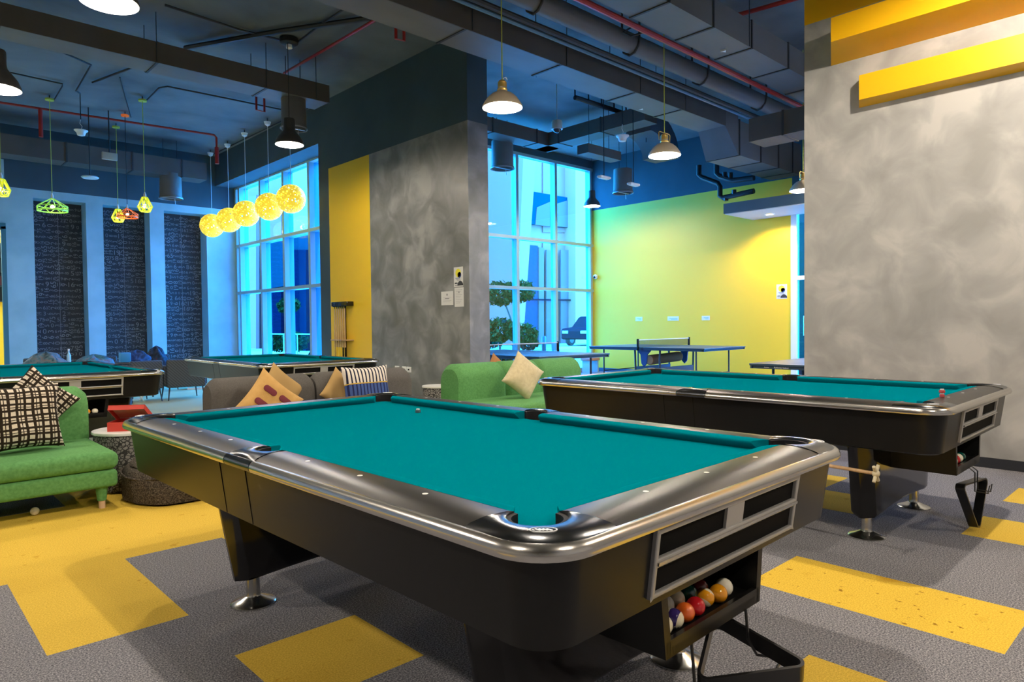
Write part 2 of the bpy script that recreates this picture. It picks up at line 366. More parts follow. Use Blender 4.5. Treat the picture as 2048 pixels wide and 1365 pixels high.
# protruding yellow wall beams
def wallbeam(px, ys, xf, label):
    mb = MB(); A = [PX(px, ys[0], xf), PX(px, ys[1], xf), PX(px, ys[2], XR), PX(px, ys[0], XR)]
    A[3].z = A[0].z
    mb.loft([[tuple(p) for p in A], [(p.x, -3.5, p.z) for p in A]], True, True)
    o = mb.build('wall_beam', M['yellow_panel'], smooth=False); tag(o, label, 'wall panel')
wallbeam(1662, (36, 84, 132), 6.5, 'upper yellow horizontal beam jutting out of the right grey wall')
wallbeam(1718, (151, 200, 216), 6.69, 'lower shorter yellow horizontal beam on the right grey wall')

# ================================================================== DUCTS AND PIPES
def duct(name, a, b, label, m='duct', seams=(), axis=0, group=None, rods=(), cat='duct'):
    t = thing(name, label, cat, (0, 0, 0), 0, group)
    MB().box(a, b).build('casing', M[m], t, smooth=False)
    for s in seams:
        lo = list(a); hi = list(b); lo[axis] = s; hi[axis] = s+.03
        for i in range(3):
            if i != axis: lo[i] -= .012; hi[i] += .012
        MB().box(lo, hi).build('flange', M['seam'], t, smooth=False)
    for (x, y, z0) in rods: MB().tube([(x, y, z0), (x, y, ZC)], .006, 5).build('hanger_rod', M['rod'], t)
    return t
t = duct('air_duct', (-6.1, 9.93, 4.8), (5.43, 10.41, 5.06), 'long dark rectangular air duct crossing the left ceiling', 'duct', [-2, -.4, 1.2, 2.9, 4.4], 0, rods=[(x, y, 4.8) for x in (-.4, 1.2, 2.9, 4.4, 5.2) for y in (9.90, 10.44)])
MB().box((-6.1, 9.915, 4.79), (5.435, 9.93, 5.065)).build('dark_side_face', M['duct_dark'], t, smooth=False)  # near side face of the duct, in a darker colour than the underside
def drum(loc, r, h, label, neck=.4):
    t = thing('air_diffuser', label, 'diffuser', loc)
    MB().lathe([(r*.92, h), (r*.95, .05), (r, .04), (r, 0), (r*.93, 0), (r*.9, .03), (r*.88, h)], 28).build('drum', M['duct'], t)
    MB().lathe([(r*.98, -.004), (r*.98, .012), (r*1.05, .012), (r*1.05, -.004)], 28).build('rim', M['alu_frame'], t)
    for s_ in (-1, 1): MB().tube([(s_*r*.6, 0, h-.02), (s_*r*.6, 0, ZC-loc[2]-.003)], .006, 5).build('hanger_rod', M['rod'], t)
    MB().tube([(r*.3, -.02, .02), (r*.35, -.02, -.12)], .006, 5).build('damper_lever', M['alu_frame'], t)
    MB().box((-r*.9, -.012, .005), (r*.9, .012, .02)).build('cross_bar', M['alu_frame'], t, smooth=False)
    return t
drum((4.95, 10.17, 4.34), .20, .46, 'dark round air diffuser dropping from the end of the left duct')
t = duct('air_duct', (-3, 6.02, 4.6), (10.75, 6.54, 4.95), 'large brown-grey rectangular duct running overhead to the right', 'duct', [3.3, 5.0, 6.6, 8.2, 9.4], 0, rods=[(x, y, 4.6) for x in (3.4, 5.1, 6.7, 8.3, 9.5) for y in (6.0, 6.56)])
MB().box((-3, 6.005, 4.59), (10.75, 6.02, 4.955)).build('dark_side_face', M['duct_dark'], t, smooth=False)  # darker sheet over the near side face
tr = MB(); tr.loft([[(10.75, 6.02, 4.6), (10.75, 6.54, 4.6), (10.75, 6.54, 4.95), (10.75, 6.02, 4.95)], [(11.1, 5.97, 4.15), (11.1, 6.60, 4.15), (11.1, 6.60, 4.9), (11.1, 5.97, 4.9)]])
tr.build('drop_piece', M['duct'], t, smooth=False)
MB().box((11.1, 5.97, 4.15), (13.6, 6.60, 4.75)).build('lower_casing', M['duct'], t, smooth=False)
for x in (11.12, 11.9, 12.6, 13.2): MB().box((x, 5.955, 4.14), (x+.03, 6.615, 4.77)).build('flange', M['seam'], t, smooth=False)
t = duct('branch_duct', (9.9, 3.0, 4.0), (10.4, 5.15, 4.35), 'dark branch duct behind the right wall at ceiling level', 'duct_dark', [4.6, 3.8], 1)
t = duct('air_duct', (-1, 4.13, 4.62), (12.8, 4.62, 4.95), 'grey rectangular duct nearest the right wall, above the red pipe', 'duct', [6.2, 7.1, 8.0, 9.0, 10.0], 0, rods=[(x, 4.1, 4.6) for x in (6.2, 7.9, 9.5)])
# spiral round duct with straps
t = thing('round_duct', 'long round duct held by curved straps beside the big duct', 'duct', (0, 0, 0))
MB().tube([(-2, 5.5, 4.92), (12.6, 5.5, 4.92)], .125, 20).build('pipe', M['duct'], t)
MB().tube([(-2, 5.78, 4.74), (11.5, 5.78, 4.74)], .022, 8).build('conduit', mat('blue_grey_conduit', (.10, .22, .32), .4), t)
MB().tube([(-2, 5.70, 4.77), (12.5, 5.70, 4.77)], .035, 8).build('conduit', M['seam'], t)
for x in (5.6, 7.4, 9.1, 10.9):
    MB().tube([(x, 5.36, ZC-.005), (x, 5.36, 4.95), (x, 5.38, 4.86), (x, 5.44, 4.79), (x, 5.52, 4.77), (x, 5.62, 4.84), (x, 5.64, 4.95), (x, 5.64, ZC-.005)], .016, 6).build('strap', M['seam'], t)
tag(MB().tube([(-1.5, 4.72, 4.62), (13, 4.72, 4.62)], .035, 10).build('sprinkler_pipe', M['red_pipe']), 'thick red sprinkler pipe running beside the right overhead duct', 'pipe')
tag(MB().tube([tuple(G(1440, 40, 5.35)), tuple(G(1610, -8, 5.35))], .03, 8).build('sprinkler_pipe', M['red_pipe']), 'short dark red pipe on the ceiling above the right duct', 'pipe')
A = G(0, 205, 5.3); B = G(428, 270, 5.3); 
tp_ = thing('sprinkler_pipe', 'thin red pipe crossing the far left ceiling with drops at both ends', 'pipe', (0, 0, 0)); MB().tube([(-3, A.y, 5.3), tuple(A), tuple(B), (B.x+.05, B.y, 5.25), (B.x+.05, B.y, 4.72)], .022, 8).build('pipe_run', M['red_pipe'], tp_)
MB().tube([(B.x+.05, B.y, 5.05), (B.x+.05, B.y, 4.70)], .04, 10).build('sprinkler_head', M['red_pipe'], tp_)
MB().tube([(2.42, 15.12, 5.3), (2.42, 15.12, 4.78)], .035, 10).build('sprinkler_head', M['red_pipe'], tp_)
tag(MB().tube([tuple(G(568, 147, 5.35)), tuple(G(750, 40, 5.35))], .022, 8).build('sprinkler_pipe', M['red_pipe']), 'dark red pipe slanting over the ceiling toward the big duct', 'pipe')
def uloop(px, py, w, h, depth, label):
    a, b, c, d = D(px, py, depth), D(px, py+h, depth), D(px+w, py+h+4, depth), D(px+w, py+4, depth)
    a.z = ZC; d.z = ZC
    tag(MB().tube([(b.x, b.y, ZC-.005), tuple(b), tuple(c), (c.x, c.y, ZC-.005)], .02, 8).build('sprinkler_loop', M['red_pipe']), label, 'pipe')
uloop(792, 52, 16, 26, 8.6, 'red U-shaped pipe loop hanging beside the big duct')
uloop(513, 192, 16, 28, 12.0, 'red U-shaped pipe loop hanging under the left duct')
# conduits on the ceiling
def conduit(pts, label, z=5.405, r=.016, m='black_pipe'):
    P = [tuple(G(x, y, z)) for x, y in pts]; tag(MB().tube(P, r, 6).build('conduit', M[m]), label, 'conduit')
conduit([(370, 96), (560, 62), (740, 36)], 'black conduit pair crossing the ceiling toward the big duct', z=5.39, r=.035)
conduit([(330, 10), (480, 60), (560, 80)], 'black ceiling conduit joining the junction box from the left')
conduit([(693, 15), (640, 50), (597, 83)], 'black ceiling conduit leaving the junction box to the upper right')
conduit([(20, 145), (125, 168), (125, 172), (108, 200)], 'thin conduit leading to the green wire pendant', r=.012)
conduit([(292, 202), (318, 176), (335, 173), (400, 186), (575, 222)], 'long thin conduit bending toward the right yellow pendant', r=.014)
conduit([(240, 155), (262, 235)], 'thin conduit near the orange pendant canopy', r=.01)
conduit([(185, 165), (268, 134)], 'black conduit stub at the hanging heater rods', r=.018)
conduit([(110, 98), (182, 130), (152, 182), (160, 187)], 'dark bent conduit above the white dome detector', r=.014)
conduit([(420, 312), (568, 240), (640, 205)], 'conduit along the ceiling edge linking the globe lamp canopies', z=5.40, r=.014)
t = thing('junction_box', 'round black ceiling junction box above the dark bell pendant', 'junction box', tuple(G(578, 80, 5.42)))
MB().lathe([(.001, .02), (.13, .02), (.13, -.05), (.10, -.07), (.001, -.07)], 20).build('box_body', M['black_pipe'], t)
MB().lathe([(.04, -.07), (.045, -.12), (.001, -.14)], 16).build('sensor', M['white_plastic'], t)
# north side ceiling duct
t = duct('air_duct', (-6.1, 16.2, 4.62), (5.75, 16.7, 5.0), 'blue-grey duct running along the far back wall', 'duct_dark', [1.8, 3.0, 4.2, 5.2], 0)
drum(tuple(PY(342, 398, 16.4)), .24, .55, 'round blue-lit air diffuser below the far back duct')
# room 2 ceiling services
t = duct('air_duct', (6.75, 9.8, 4.93), (10.7, 10.2, 5.2), 'dark duct behind the pillar above the tall window', 'duct_dark', [7.5, 8.8, 10.0], 0)
t = duct('air_duct', (10.35, 7.4, 4.93), (10.75, 10.2, 5.2), 'dark blue duct turning toward the curved duct elbow', 'duct_dark', [8.4, 9.5], 1)
drum(tuple(D(1005, 338, 14)), .24, .56, 'dark round diffuser in front of the tall window top')
drum(tuple(D(1246, 387, 15)), .22, .52, 'dark round diffuser left of the yellow wall top')
el = thing('duct_elbow', 'large curved dark duct elbow near the ceiling', 'duct', (11.2, 7.9, 4.75)); [MB().tube([(q_, 0, .0), (q_, 0, ZC-4.753)], .008, 5).build('hanger_rod', M['rod'], el) for q_ in (-.1, .2)]
rings = []
for i in range(9):
    a = PI/2*i/8; cx, cz = .75*math.sin(a)-.35, .6*math.cos(a)-.25
    nx, nz = math.sin(a), math.cos(a)
    rings.append([(cx-nx*.22, -.28, cz-nz*.22), (cx+nx*.22, -.28, cz+nz*.22), (cx+nx*.22, .28, cz+nz*.22), (cx-nx*.22, .28, cz-nz*.22)])
MB().loft(rings).build('elbow_shell', M['duct_dark'], el, smooth=True)
MB().loft([[(p[0]*1.0, -.285 if p[1] < 0 else -.279, p[2]) for p in r] for r in rings]).build('elbow_face', mat('blue_grey_elbow_face', (.05, .085, .12), .5), el)
duct('branch_duct', (9.9, 8.35, 4.45), (10.9, 8.62, 4.62), 'short dark flat duct hanging beside the curved elbow', 'duct_dark', rods=[(10.1, 8.5, 4.6), (10.7, 8.5, 4.6)])
for q_, lb_ in (((1448, 103), 'small white paper arrow stuck under the duct nearest the right wall'), ((1283, 219), 'small white paper star stuck under the large overhead duct')):
    P_ = G(q_[0], q_[1], 4.598); st_ = MB(); st_.prism([(P_.x+(.045 if i_ % 2 == 0 else .018)*math.cos(2*PI*i_/6), P_.y+(.045 if i_ % 2 == 0 else .018)*math.sin(2*PI*i_/6)) for i_ in range(6)], 4.597, 4.6 if q_[0] < 1300 else 4.62); tag(st_.build('paper_sticker', M['white_plastic'], smooth=False), lb_, 'sticker')
# black drain pipes in front of the yellow wall
def pipes(pts, label, x=13.2, r=.055, extra=()):
    P = [tuple(PX(a, b, x)) for a, b in pts]; t = thing('drain_pipe', label, 'pipe', (0, 0, 0)); MB().tube(P, r, 10).build('pipe_run', M['black_pipe'], t)
    for q in extra: MB().tube([tuple(PX(q[0], q[1], x)), tuple(PX(q[2], q[3], x))], .05, 8).build('pipe_stub', M['black_pipe'], t)
pipes([(1398, 331), (1398, 350), (1404, 355), (1436, 367), (1440, 374), (1440, 392), (1446, 396), (1508, 382)], 'lower black bent drain pipe in front of the yellow wall', extra=[(1468, 380, 1468, 390), (1452, 393, 1452, 402)])
pipes([(1433, 325), (1433, 347), (1440, 353), (1466, 361), (1508, 356)], 'upper black bent drain pipe in front of the blue wall band', 13.0, extra=[(1449, 345, 1449, 356), (1461, 346, 1461, 358)])
# ================================================================== POOL TABLES
HW, HL, RC = .785, 1.403, .125           # outer half width / length / corner radius
CW, CL = .653, 1.258                     # cushion back line
NW, NL = .605, 1.210                     # cushion nose line
def quadrant_path():
    """outer path of the (+x,+y) corner from long side to short side, unit sign"""
    pts = [(HW, HL-.24)]
    for i in range(9):
        a = PI/2*i/8; pts.append((HW-RC+RC*math.cos(a), HL-RC+RC*math.sin(a)))
    pts.append((HW-.23, HL)); return pts
def resample(pts, n):
    P = [Vector((p[0], p[1])) for p in pts]; d = [0]
    for i in range(1, len(P)): d.append(d[-1]+(P[i]-P[i-1]).length)
    out = []
    for k in range(n+1):
        s = d[-1]*k/n; i = 1
        while i < len(d)-1 and d[i] < s: i += 1
        t = (s-d[i-1])/max(1e-9, d[i]-d[i-1]); out.append(P[i-1].lerp(P[i], t))
    return out
def arc(cx, cy, r, a0, a1, n): return [(cx+r*math.cos(a0+(a1-a0)*i/n), cy+r*math.sin(a0+(a1-a0)*i/n)) for i in range(n+1)]
WP = [(0, .790), (0, .819), (.25, .8225), (.55, .8215), (.8, .816), (1, .806)]    # top profile across the rail
def strip(mb, inner, outer, prof, sx=1, sy=1, mi=0):
    rings = []
    for a, b in zip(inner, outer):
        rings.append([((a[0]+(b[0]-a[0])*u)*sx, (a[1]+(b[1]-a[1])*u)*sy, z) for u, z in prof])
    mb.loft(rings, closed=False, cap=False, mi=mi)
def offset_path(pts, d):
    P = [Vector((p[0], p[1])) for p in pts]; out = []
    for i, p in enumerate(P):
        t = (P[min(i+1, len(P)-1)]-P[max(i-1, 0)]).normalized(); out.append(p+Vector((t.y, -t.x))*d)
    return out
TRIM = [(-.006, .803), (-.002, .8085), (.006, .809), (.014, .803), (.019, .793), (.020, .783), (.016, .774), (.004, .770), (-.01, .771)]
def trim(mb, path, sx=1, sy=1):
    rings = []
    offs = [offset_path(path, d) for d, z in TRIM]
    for i in range(len(path)): rings.append([(offs[k][i][0]*sx, offs[k][i][1]*sy, TRIM[k][1]) for k in range(len(TRIM))])
    mb.loft(rings, closed=False, cap=False)
def full_outline(dx, rr=None):
    r = RC if rr is None else rr
    return rrect(-(HW+dx), -(HL+dx), HW+dx, HL+dx, r, None, 8)
def make_pool_table(label):
    T = thing('pool_table', label, 'pool table')
    # cloth bed
    bed = MB()
    poly = []
    for (sx, sy) in ((1, 1), (-1, 1), (-1, -1), (1, -1)):
        a = [(CW*sx, (CL-.075)*sy), (( CW-.02)*sx, (CL-.02)*sy), ((CW-.075)*sx, CL*sy)]
        if sx*sy < 0: a = a[::-1]
        poly += a
        if (sx, sy) in ((-1, 1),): poly += [(-CW, .06), (-CW+.01, 0), (-CW, -.06)]
        if (sx, sy) in ((1, -1),): poly += [(CW, -.06), (CW-.01, 0), (CW, .06)]
    bed.prism(poly, .765, .783); bed.build('cloth_bed', M['cloth'], T, smooth=False)
    # cushions
    def cushion(p0, p1, n0, n1):
        """p0,p1 back line ends; n0,n1 nose line ends"""
        def sec(p, n):
            p = Vector(p); n = Vector(n); d = n-p
            f = lambda t, z: (p.x+d.x*t, p.y+d.y*t, z)
            return [f(0, .8195), f(.5, .8185), f(.93, .8155), f(1, .811), f(.98, .805), f(.60, .786), f(.55, .782), f(0, .782)]
        MB().loft([sec(p0, n0), sec(p1, n1)]).build('cushion', M['cloth'], T, angle=50)
    for sy in (-1, 1): cushion((-(CW-.075), CL*sy), (CW-.075, CL*sy), (-(NW-.072), NL*sy), (NW-.072, NL*sy))
    for sx in (-1, 1):
        for sy in (-1, 1): cushion((CW*sx, .060*sy), (CW*sx, (CL-.075)*sy), (NW*sx, .078*sy), (NW*sx, (NL-.072)*sy))
    # rails
    for sy in (-1, 1):
        r = MB(); strip(r, [(-(CW-.075), CL), (CW-.075, CL)], [(-(HW-.23), HL), (HW-.23, HL)], WP, 1, sy)
        o = r.build('end_rail', M['rail'], T)
        for x in (-.30, 0, .30): MB().lathe([(.008, 0), (.008, .0015), (.0005, .0018)], 12, (x, sy*(CL+.045), .8215)).build('sight', M['white_dot'], o)
    for sx in (-1, 1):
        for sy in (-1, 1):
            r = MB(); strip(r, [(CW, .062), (CW, CL-.075)], [(HW, .10), (HW, HL-.24)], WP, sx, sy)
            o = r.build('side_rail', M['rail'], T)
            for y in (.30, .605, .91): MB().lathe([(.008, 0), (.008, .0015), (.0005, .0018)], 12, (sx*(CW+.045), sy*y, .8215)).build('sight', M['white_dot'], o)
    # castings
    CP = [(0, .8195), (0, .8205), (.15, .8245), (.6, .823), (.9, .815), (1, .8075)]
    outer = resample(quadrant_path(), 16)
    pc = arc(CW-.004, CL-.004, .070, math.radians(-87), math.radians(177), 16)
    for sx in (-1, 1):
        for sy in (-1, 1):
            c = MB(); strip(c, pc, outer, CP, sx, sy); co = c.build('corner_casting', M['casting'], T)
            lp = offset_path(pc, -.011); l = MB()
            l.loft([[((lp[i][0])*sx, lp[i][1]*sy, .77), (lp[i][0]*sx, lp[i][1]*sy, .8165), (pc[i][0]*sx, pc[i][1]*sy, .8175), (pc[i][0]*sx, pc[i][1]*sy, .77)] for i in range(17)])
            l.loft([[(pc[i][0]*sx, pc[i][1]*sy, .765), (pc[i][0]*sx, pc[i][1]*sy, .8195)] for i in range(17)], closed=False, cap=False); l.build('pocket_liner', M['liner'], T)
            MB().loft([[(x*sx, y*sy, z) for x, y in arc(CW-.002, CL-.002, rr, 0, 2*PI, 16)[:-1]] for rr, z in ((.062, .76), (.055, .62))]).build('pocket_cup', M['black_deep'], T)
            em = MB(); ec = (sx*(HW-.068), sy*(HL-.068))
            n = 24; a0 = math.atan2(sy, sx)
            def ell(q, ra, rb): return (ec[0]+ra*math.cos(q)*-math.sin(a0)+rb*math.sin(q)*math.cos(a0), ec[1]+ra*math.cos(q)*math.cos(a0)+rb*math.sin(q)*math.sin(a0))
            em.loft([[(*ell(2*PI*i/n, ra, rb), z) for i in range(n)] for ra, rb, z in ((.030, .017, .8222), (.030, .017, .8245), (.028, .015, .8245), (.028, .015, .8222))], cap=False)
            for q in (-.012, -.004, .004, .012):
                u = Vector((-math.sin(a0), math.cos(a0))); v = Vector((math.cos(a0), math.sin(a0))); p = Vector(ec)+u*q
                em.box((p.x-.0025, p.y-.007-.002*abs(q)*100, .8222), (p.x+.0025, p.y+.007, .8245))
            em.build('emblem', M['emblem'], co)
    for sx in (-1, 1):
        pa = arc(CW+.012, 0, .062, math.radians(-101), math.radians(101), 12)
        ou = [(HW, -.10+.20*i/12) for i in range(13)]
        c = MB(); strip(c, pa, ou, CP, sx, 1); c.build('side_casting', M['casting'], T)
        lp = offset_path(pa, -.010); l = MB()
        l.loft([[(lp[i][0]*sx, lp[i][1], .77), (lp[i][0]*sx, lp[i][1], .8165), (pa[i][0]*sx, pa[i][1], .8175), (pa[i][0]*sx, pa[i][1], .77)] for i in range(13)])
        l.build('pocket_liner', M['liner'], T)
        MB().loft([[(x*sx, y, z) for x, y in arc(CW+.014, 0, rr, 0, 2*PI, 16)[:-1]] for rr, z in ((.058, .76), (.052, .62))]).build('pocket_cup', M['black_deep'], T)
    # metal trim band round the edge
    q = quadrant_path()
    for sx, sy in ((1, 1), (-1, 1), (-1, -1), (1, -1)): t = MB(); trim(t, q, sx, sy); t.build('corner_trim', M['chrome'], T)
    for sx in (-1, 1):
        for sy in (-1, 1):
            t = MB(); trim(t, [(HW, .105), (HW, HL-.24)], sx, sy); t.build('edge_trim', M['chrome'], T)
        t = MB(); trim(t, [(HW, -.10), (HW, .10)], sx, 1); t.build('side_trim', M['casting'], T)
    for sy in (-1, 1):
        t = MB(); trim(t, [(HW-.23, HL), (-(HW-.23), HL)], 1, sy); t.build('edge_trim', M['chrome'], T)
    # cabinet body, tapering inward
    b = MB(); rg = []
    for dx, z, r in ((-.012, .772, .118), (-.038, .568, .10), (-.056, .560, .08), (-.30, .556, .05)):
        rg.append([(x, y, z) for x, y in full_outline(dx, r)])
    b.loft(rg); b.build('cabinet', M['black'], T, angle=25)
    for sx in (-1, 1):          # seams
        for y in (0, .22):
          s = MB(); s.loft([[(sx*(HW-.010), y, .77), (sx*(HW-.010), y+.0015, .77), (sx*(HW-.0365), y+.0015, .57), (sx*(HW-.0365), y, .57)], [(sx*(HW-.020), y, .77), (sx*(HW-.020), y+.0015, .77), (sx*(HW-.0465), y+.0015, .57), (sx*(HW-.0465), y, .57)]])
          s.build('panel_seam', M['black_deep'], T, smooth=False)
    # ball return frame on the -y end
    def Y(z): return -(HL-.012-(.772-z)*.127)      # slanted end face
    def plate(mb, x0, x1, z0, z1, f, bk): mb.loft([[(x0, Y(z0)-f, z0), (x1, Y(z0)-f, z0), (x1, Y(z1)-f, z1), (x0, Y(z1)-f, z1)], [(x0, Y(z0)+bk, z0), (x1, Y(z0)+bk, z0), (x1, Y(z1)+bk, z1), (x0, Y(z1)+bk, z1)]])
    s = MB(); plate(s, -.385, .385, .602, .760, .0015, .01); s.build('dark_slot_panel', M['black_deep'], T, smooth=False)  # flat black panel painted in for the dark hollow of the slots
    s = MB(); plate(s, -.43, .43, .566, .770, .001, .01)
    fr = MB(); z0, z1 = .592, .764
    for a, c_, e, g in ((-.395, .395, z1-.013, z1), (-.395, .395, z0, z0+.013), (-.395, -.381, z0, z1), (.381, .395, z0, z1), (-.39, .39, .668, .692)): plate(fr, a, c_, e, g, .014, .012)
    fr.build('ball_return_frame', M['alu_frame'], T, smooth=False, bevel=.004)
    fr = MB(); plate(fr, -.388, .388, .676, .684, .020, .0); fr.build('frame_rib', M['chrome'], T, smooth=False)
    fr = MB(); plate(fr, -.055, .04, .690, .752, .010, .012); fr.build('frame_divider', M['alu_frame'], T, smooth=False)
    for x in (-.005, .003):
        pass
    # ball box
    bb = MB(); t0 = .012; yf, yb = -1.335, -.86
    def bx(z): return .262+(z-.39)*.12
    zt, zb = .60, .385
    def wall(xa0, xa1, xb0, xb1, za, zb_, y0, y1, mi=0): bb.loft([[(xa0, y0, za), (xa1, y0, za), (xa1, y1, za), (xa0, y1, za)], [(xb0, y0, zb_), (xb1, y0, zb_), (xb1, y1, zb_), (xb0, y1, zb_)]])
    wall(-bx(zb), bx(zb), -bx(zb), bx(zb), zb, zb+.025, yf, yb)
    wall(-bx(zb), -bx(zb)+.028, -bx(zt), -bx(zt)+.028, zb, zt, yf, yb)
    wall(bx(zb)-.028, bx(zb), bx(zt)-.028, bx(zt), zb, zt, yf, yb)
    wall(-bx(zb), bx(zb), -bx(zb), bx(zb), zb, zb+.045, yf, yf+.015)
    wall(-bx(zb), bx(zb), -bx(zt), bx(zt), zb, zt, yb-.02, yb)
    bb.build('ball_box', M['black'], T, smooth=False)
    MB().box((-.24, yf+.015, .405), (.24, yb-.02, .418)).build('ball_tray', M['black_deep'], T, smooth=False)
    # pedestals
    for y in (-.93, .72):
        p = MB(); xs = [-1+2*i/20 for i in range(21)]
        rings = []
        for (w, z) in ((.60, .552), (.585, .42), (.555, .25), (.525, .16)):
            rings.append([(x, yy, z) for x, yy in rrect(-w, y-.075, w, y+.075, .07, None, 6)])
        # arch: bottom closes upward in the middle
        n = len(rings[0]); last = [(x, yy, .128+.13*max(0, 1-(abs(x)/.36)**2)) for x, yy, z in [(a*.985, b_, c2) for a, b_, c2 in rings[-1]]]
        body = MB()
        top = rrect(-.60, y-.075, .60, y+.075, .07, None, 6)
        cols = 24
        def prof(x):  # half thickness at x
            w = .60
            return .075
        # sweep vertical slices along x
        R = []
        for i in range(cols+1):
            u = -1+2*i/cols
            zbm = .122+.03*max(0, 1-abs(u)**2)
            e = max(0, (abs(u)-.86)/.14); th = .075*math.sqrt(max(.02, 1-e*e))
            xt, xb_ = u*.60, u*.525
            xz = lambda z: xb_+(xt-xb_)*(z-.128)/(.552-.128)
            R.append([(xz(.552), y-th, .552), (xz(zbm+.02), y-th, zbm+.02), (xz(zbm), y-th*.8, zbm), (xz(zbm), y+th*.8, zbm), (xz(zbm+.02), y+th, zbm+.02), (xz(.552), y+th, .552)])
        body.loft(R); pd = body.build('pedestal', M['black_gloss'], T, angle=40)
        for sx in (-1, 1):
            f = MB(); f.lathe([(.098, 0), (.098, .006), (.09, .012), (.06, .022), (.032, .035), (.030, .04), (.030, .06), (.027, .14), (.001, .14)], 32, (sx*.44, y, 0), cap=True)
            f.build('levelling_foot', M['disc'], T)
    return T
T1 = make_pool_table('black pool table with teal cloth in the foreground, nearest the camera')
T1.location = (1.698, 2.33, 0); T1.rotation_euler.z = .0208
T2 = another(T1, (4.60, 2.385, 0), .012, 'black pool table in front of the right grey wall'); 
T3 = another(T1, (1.425, 8.90, 0), 0, 'pool table cut by the left frame edge, behind the left green sofa')
T4 = another(T1, (4.06, 8.98, 0), -.02, 'pool table behind the dark grey sofa, near the cue rack')
def at(T, x, y, z): c, s = math.cos(T.rotation_euler.z), math.sin(T.rotation_euler.z); return (T.location.x+x*c-y*s, T.location.y+x*s+y*c, z)
# ---------------------------------------------------------------- balls
bcol = {'cream': (.78, .70, .50), 'orange': (.75, .13, .015), 'red': (.55, .012, .018), 'amber': (.80, .33, .012), 'purple': (.035, .02, .13), 'green': (.0, .06, .045), 'white': (.8, .76, .62), 'maroon': (.15, .01, .015), 'blue': (.02, .05, .35)}
BM = {k: mat('%s_ball_resin' % k, v, .08, coat=.5) for k, v in bcol.items()}
BR = .0272
def ball(loc, c, label, stripe=None, rot=(0, 0, 0), group=None, num=None):
    rings = []; n = 20; mb = MB()
    pr = [(math.sin(PI*i/12), -math.cos(PI*i/12)) for i in range(13)]
    mb2 = MB()
    for i in range(12):
        k = 1 if stripe and 4 <= i < 8 else 0
        mb.loft([[(BR*max(a, 1e-4)*math.cos(2*PI*j/n), BR*max(a, 1e-4)*math.sin(2*PI*j/n), BR*b) for j in range(n)] for a, b in (pr[i], pr[i+1])], cap=False, mi=k)
    o = mb.build('billiard_ball', [BM[c], BM[stripe or c]], angle=180); o.location = loc; o.rotation_euler = rot
    tag(o, label, 'billiard ball', group)
    if num:
        d = MB(); d.lathe([(.0005, BR*1.004), (.011, BR*.92)], 16); q = d.build('number_disc', BM['white'], o); q.rotation_euler = num[1]
        d = MB(); add_text(d, num[0], .016, (0, 0, BR*1.006), (1, 0, 0), (0, 1, 0), 0, .0002); q = d.build('numeral', M['black_gloss'], o, smooth=False); q.rotation_euler = num[1]
zb = .418+BR
g1 = 'balls in the ball box of the nearest pool table'
front = [(-.205, 'cream', None, 'cream cue ball at the near left end of the front row in the ball box'), (-.150, 'cream', 'purple', 'cream ball with a dark purple band in the front row of the ball box'),
         (-.094, 'orange', None, 'bright orange solid ball in the front row of the near ball box'), (-.038, 'red', None, 'bright red solid ball in the near ball box'),
         (.035, 'cream', 'amber', 'cream and amber striped ball in the near ball box, right of the red one'), (.090, 'amber', None, 'plain amber ball second from the right in the near ball box'), (.146, 'white', None, 'pale ball at the right end of the near ball box')]
for i, (x, c, s_, lb) in enumerate(front):
    yy = -1.335+.015+BR+.004+(.012 if i in (4, 6) else 0)
    ball(at(T1, x, yy, zb), c, lb, s_, ((0, .8, 0) if i == 4 else (1.1+i*.7, .6*i, .4*i)), g1, num=(('9', (.9, -.3, 0)) if i == 1 else None))
for i, (x, c, s_, lb) in enumerate([(-.178, 'purple', None, 'dark purple ball in the second row of the near ball box'), (-.122, 'white', None, 'cream ball behind the orange one in the near ball box'), (-.066, 'cream', None, 'cream ball behind the red one in the near ball box'), (.0, 'green', None, 'dark green ball in the second row of the near ball box'), (.062, 'maroon', None, 'dark maroon ball in the shadowed second row of the near ball box')]):
    ball(at(T1, x, -1.335+.015+BR*2.75+.004, zb+.016), c, lb, s_, (i, i*.4, 0), g1)
g2 = 'balls in the ball box of the right pool table'
for i, (x, c, s_, lb) in enumerate([(-.155, 'cream', None, 'cream ball at the left end of the right table ball box'), (-.098, 'cream', 'red', 'red and cream striped ball in the right table ball box'), (-.04, 'white', None, 'pale ball beside the striped one in the right table ball box'), (.018, 'green', None, 'dark green ball in the right table ball box')]):
    ball(at(T2, x, -1.29, zb), c, lb, s_, (.4, .3+i, 0), g2)
g3 = 'balls in the ball box of the left background pool table'
for i, (x, c, s_, lb) in enumerate([(-.08, 'orange', None, 'orange-red ball at left of the far left ball box'), (-.005, 'cream', None, 'first cream ball in the far left ball box, right of the orange one'), (.05, 'maroon', None, 'maroon ball in the far left ball box'), (.105, 'cream', 'amber', 'cream and amber ball in the far left ball box'), (.17, 'white', None, 'pale ball at the right end of the far left ball box')]):
    ball(at(T3, x, -1.29, zb), c, lb, s_, (.4, .3+i, 0), g3)
ball((.79, 5.52, BR), 'white', 'white cue ball lying on the carpet under the left green sofa')
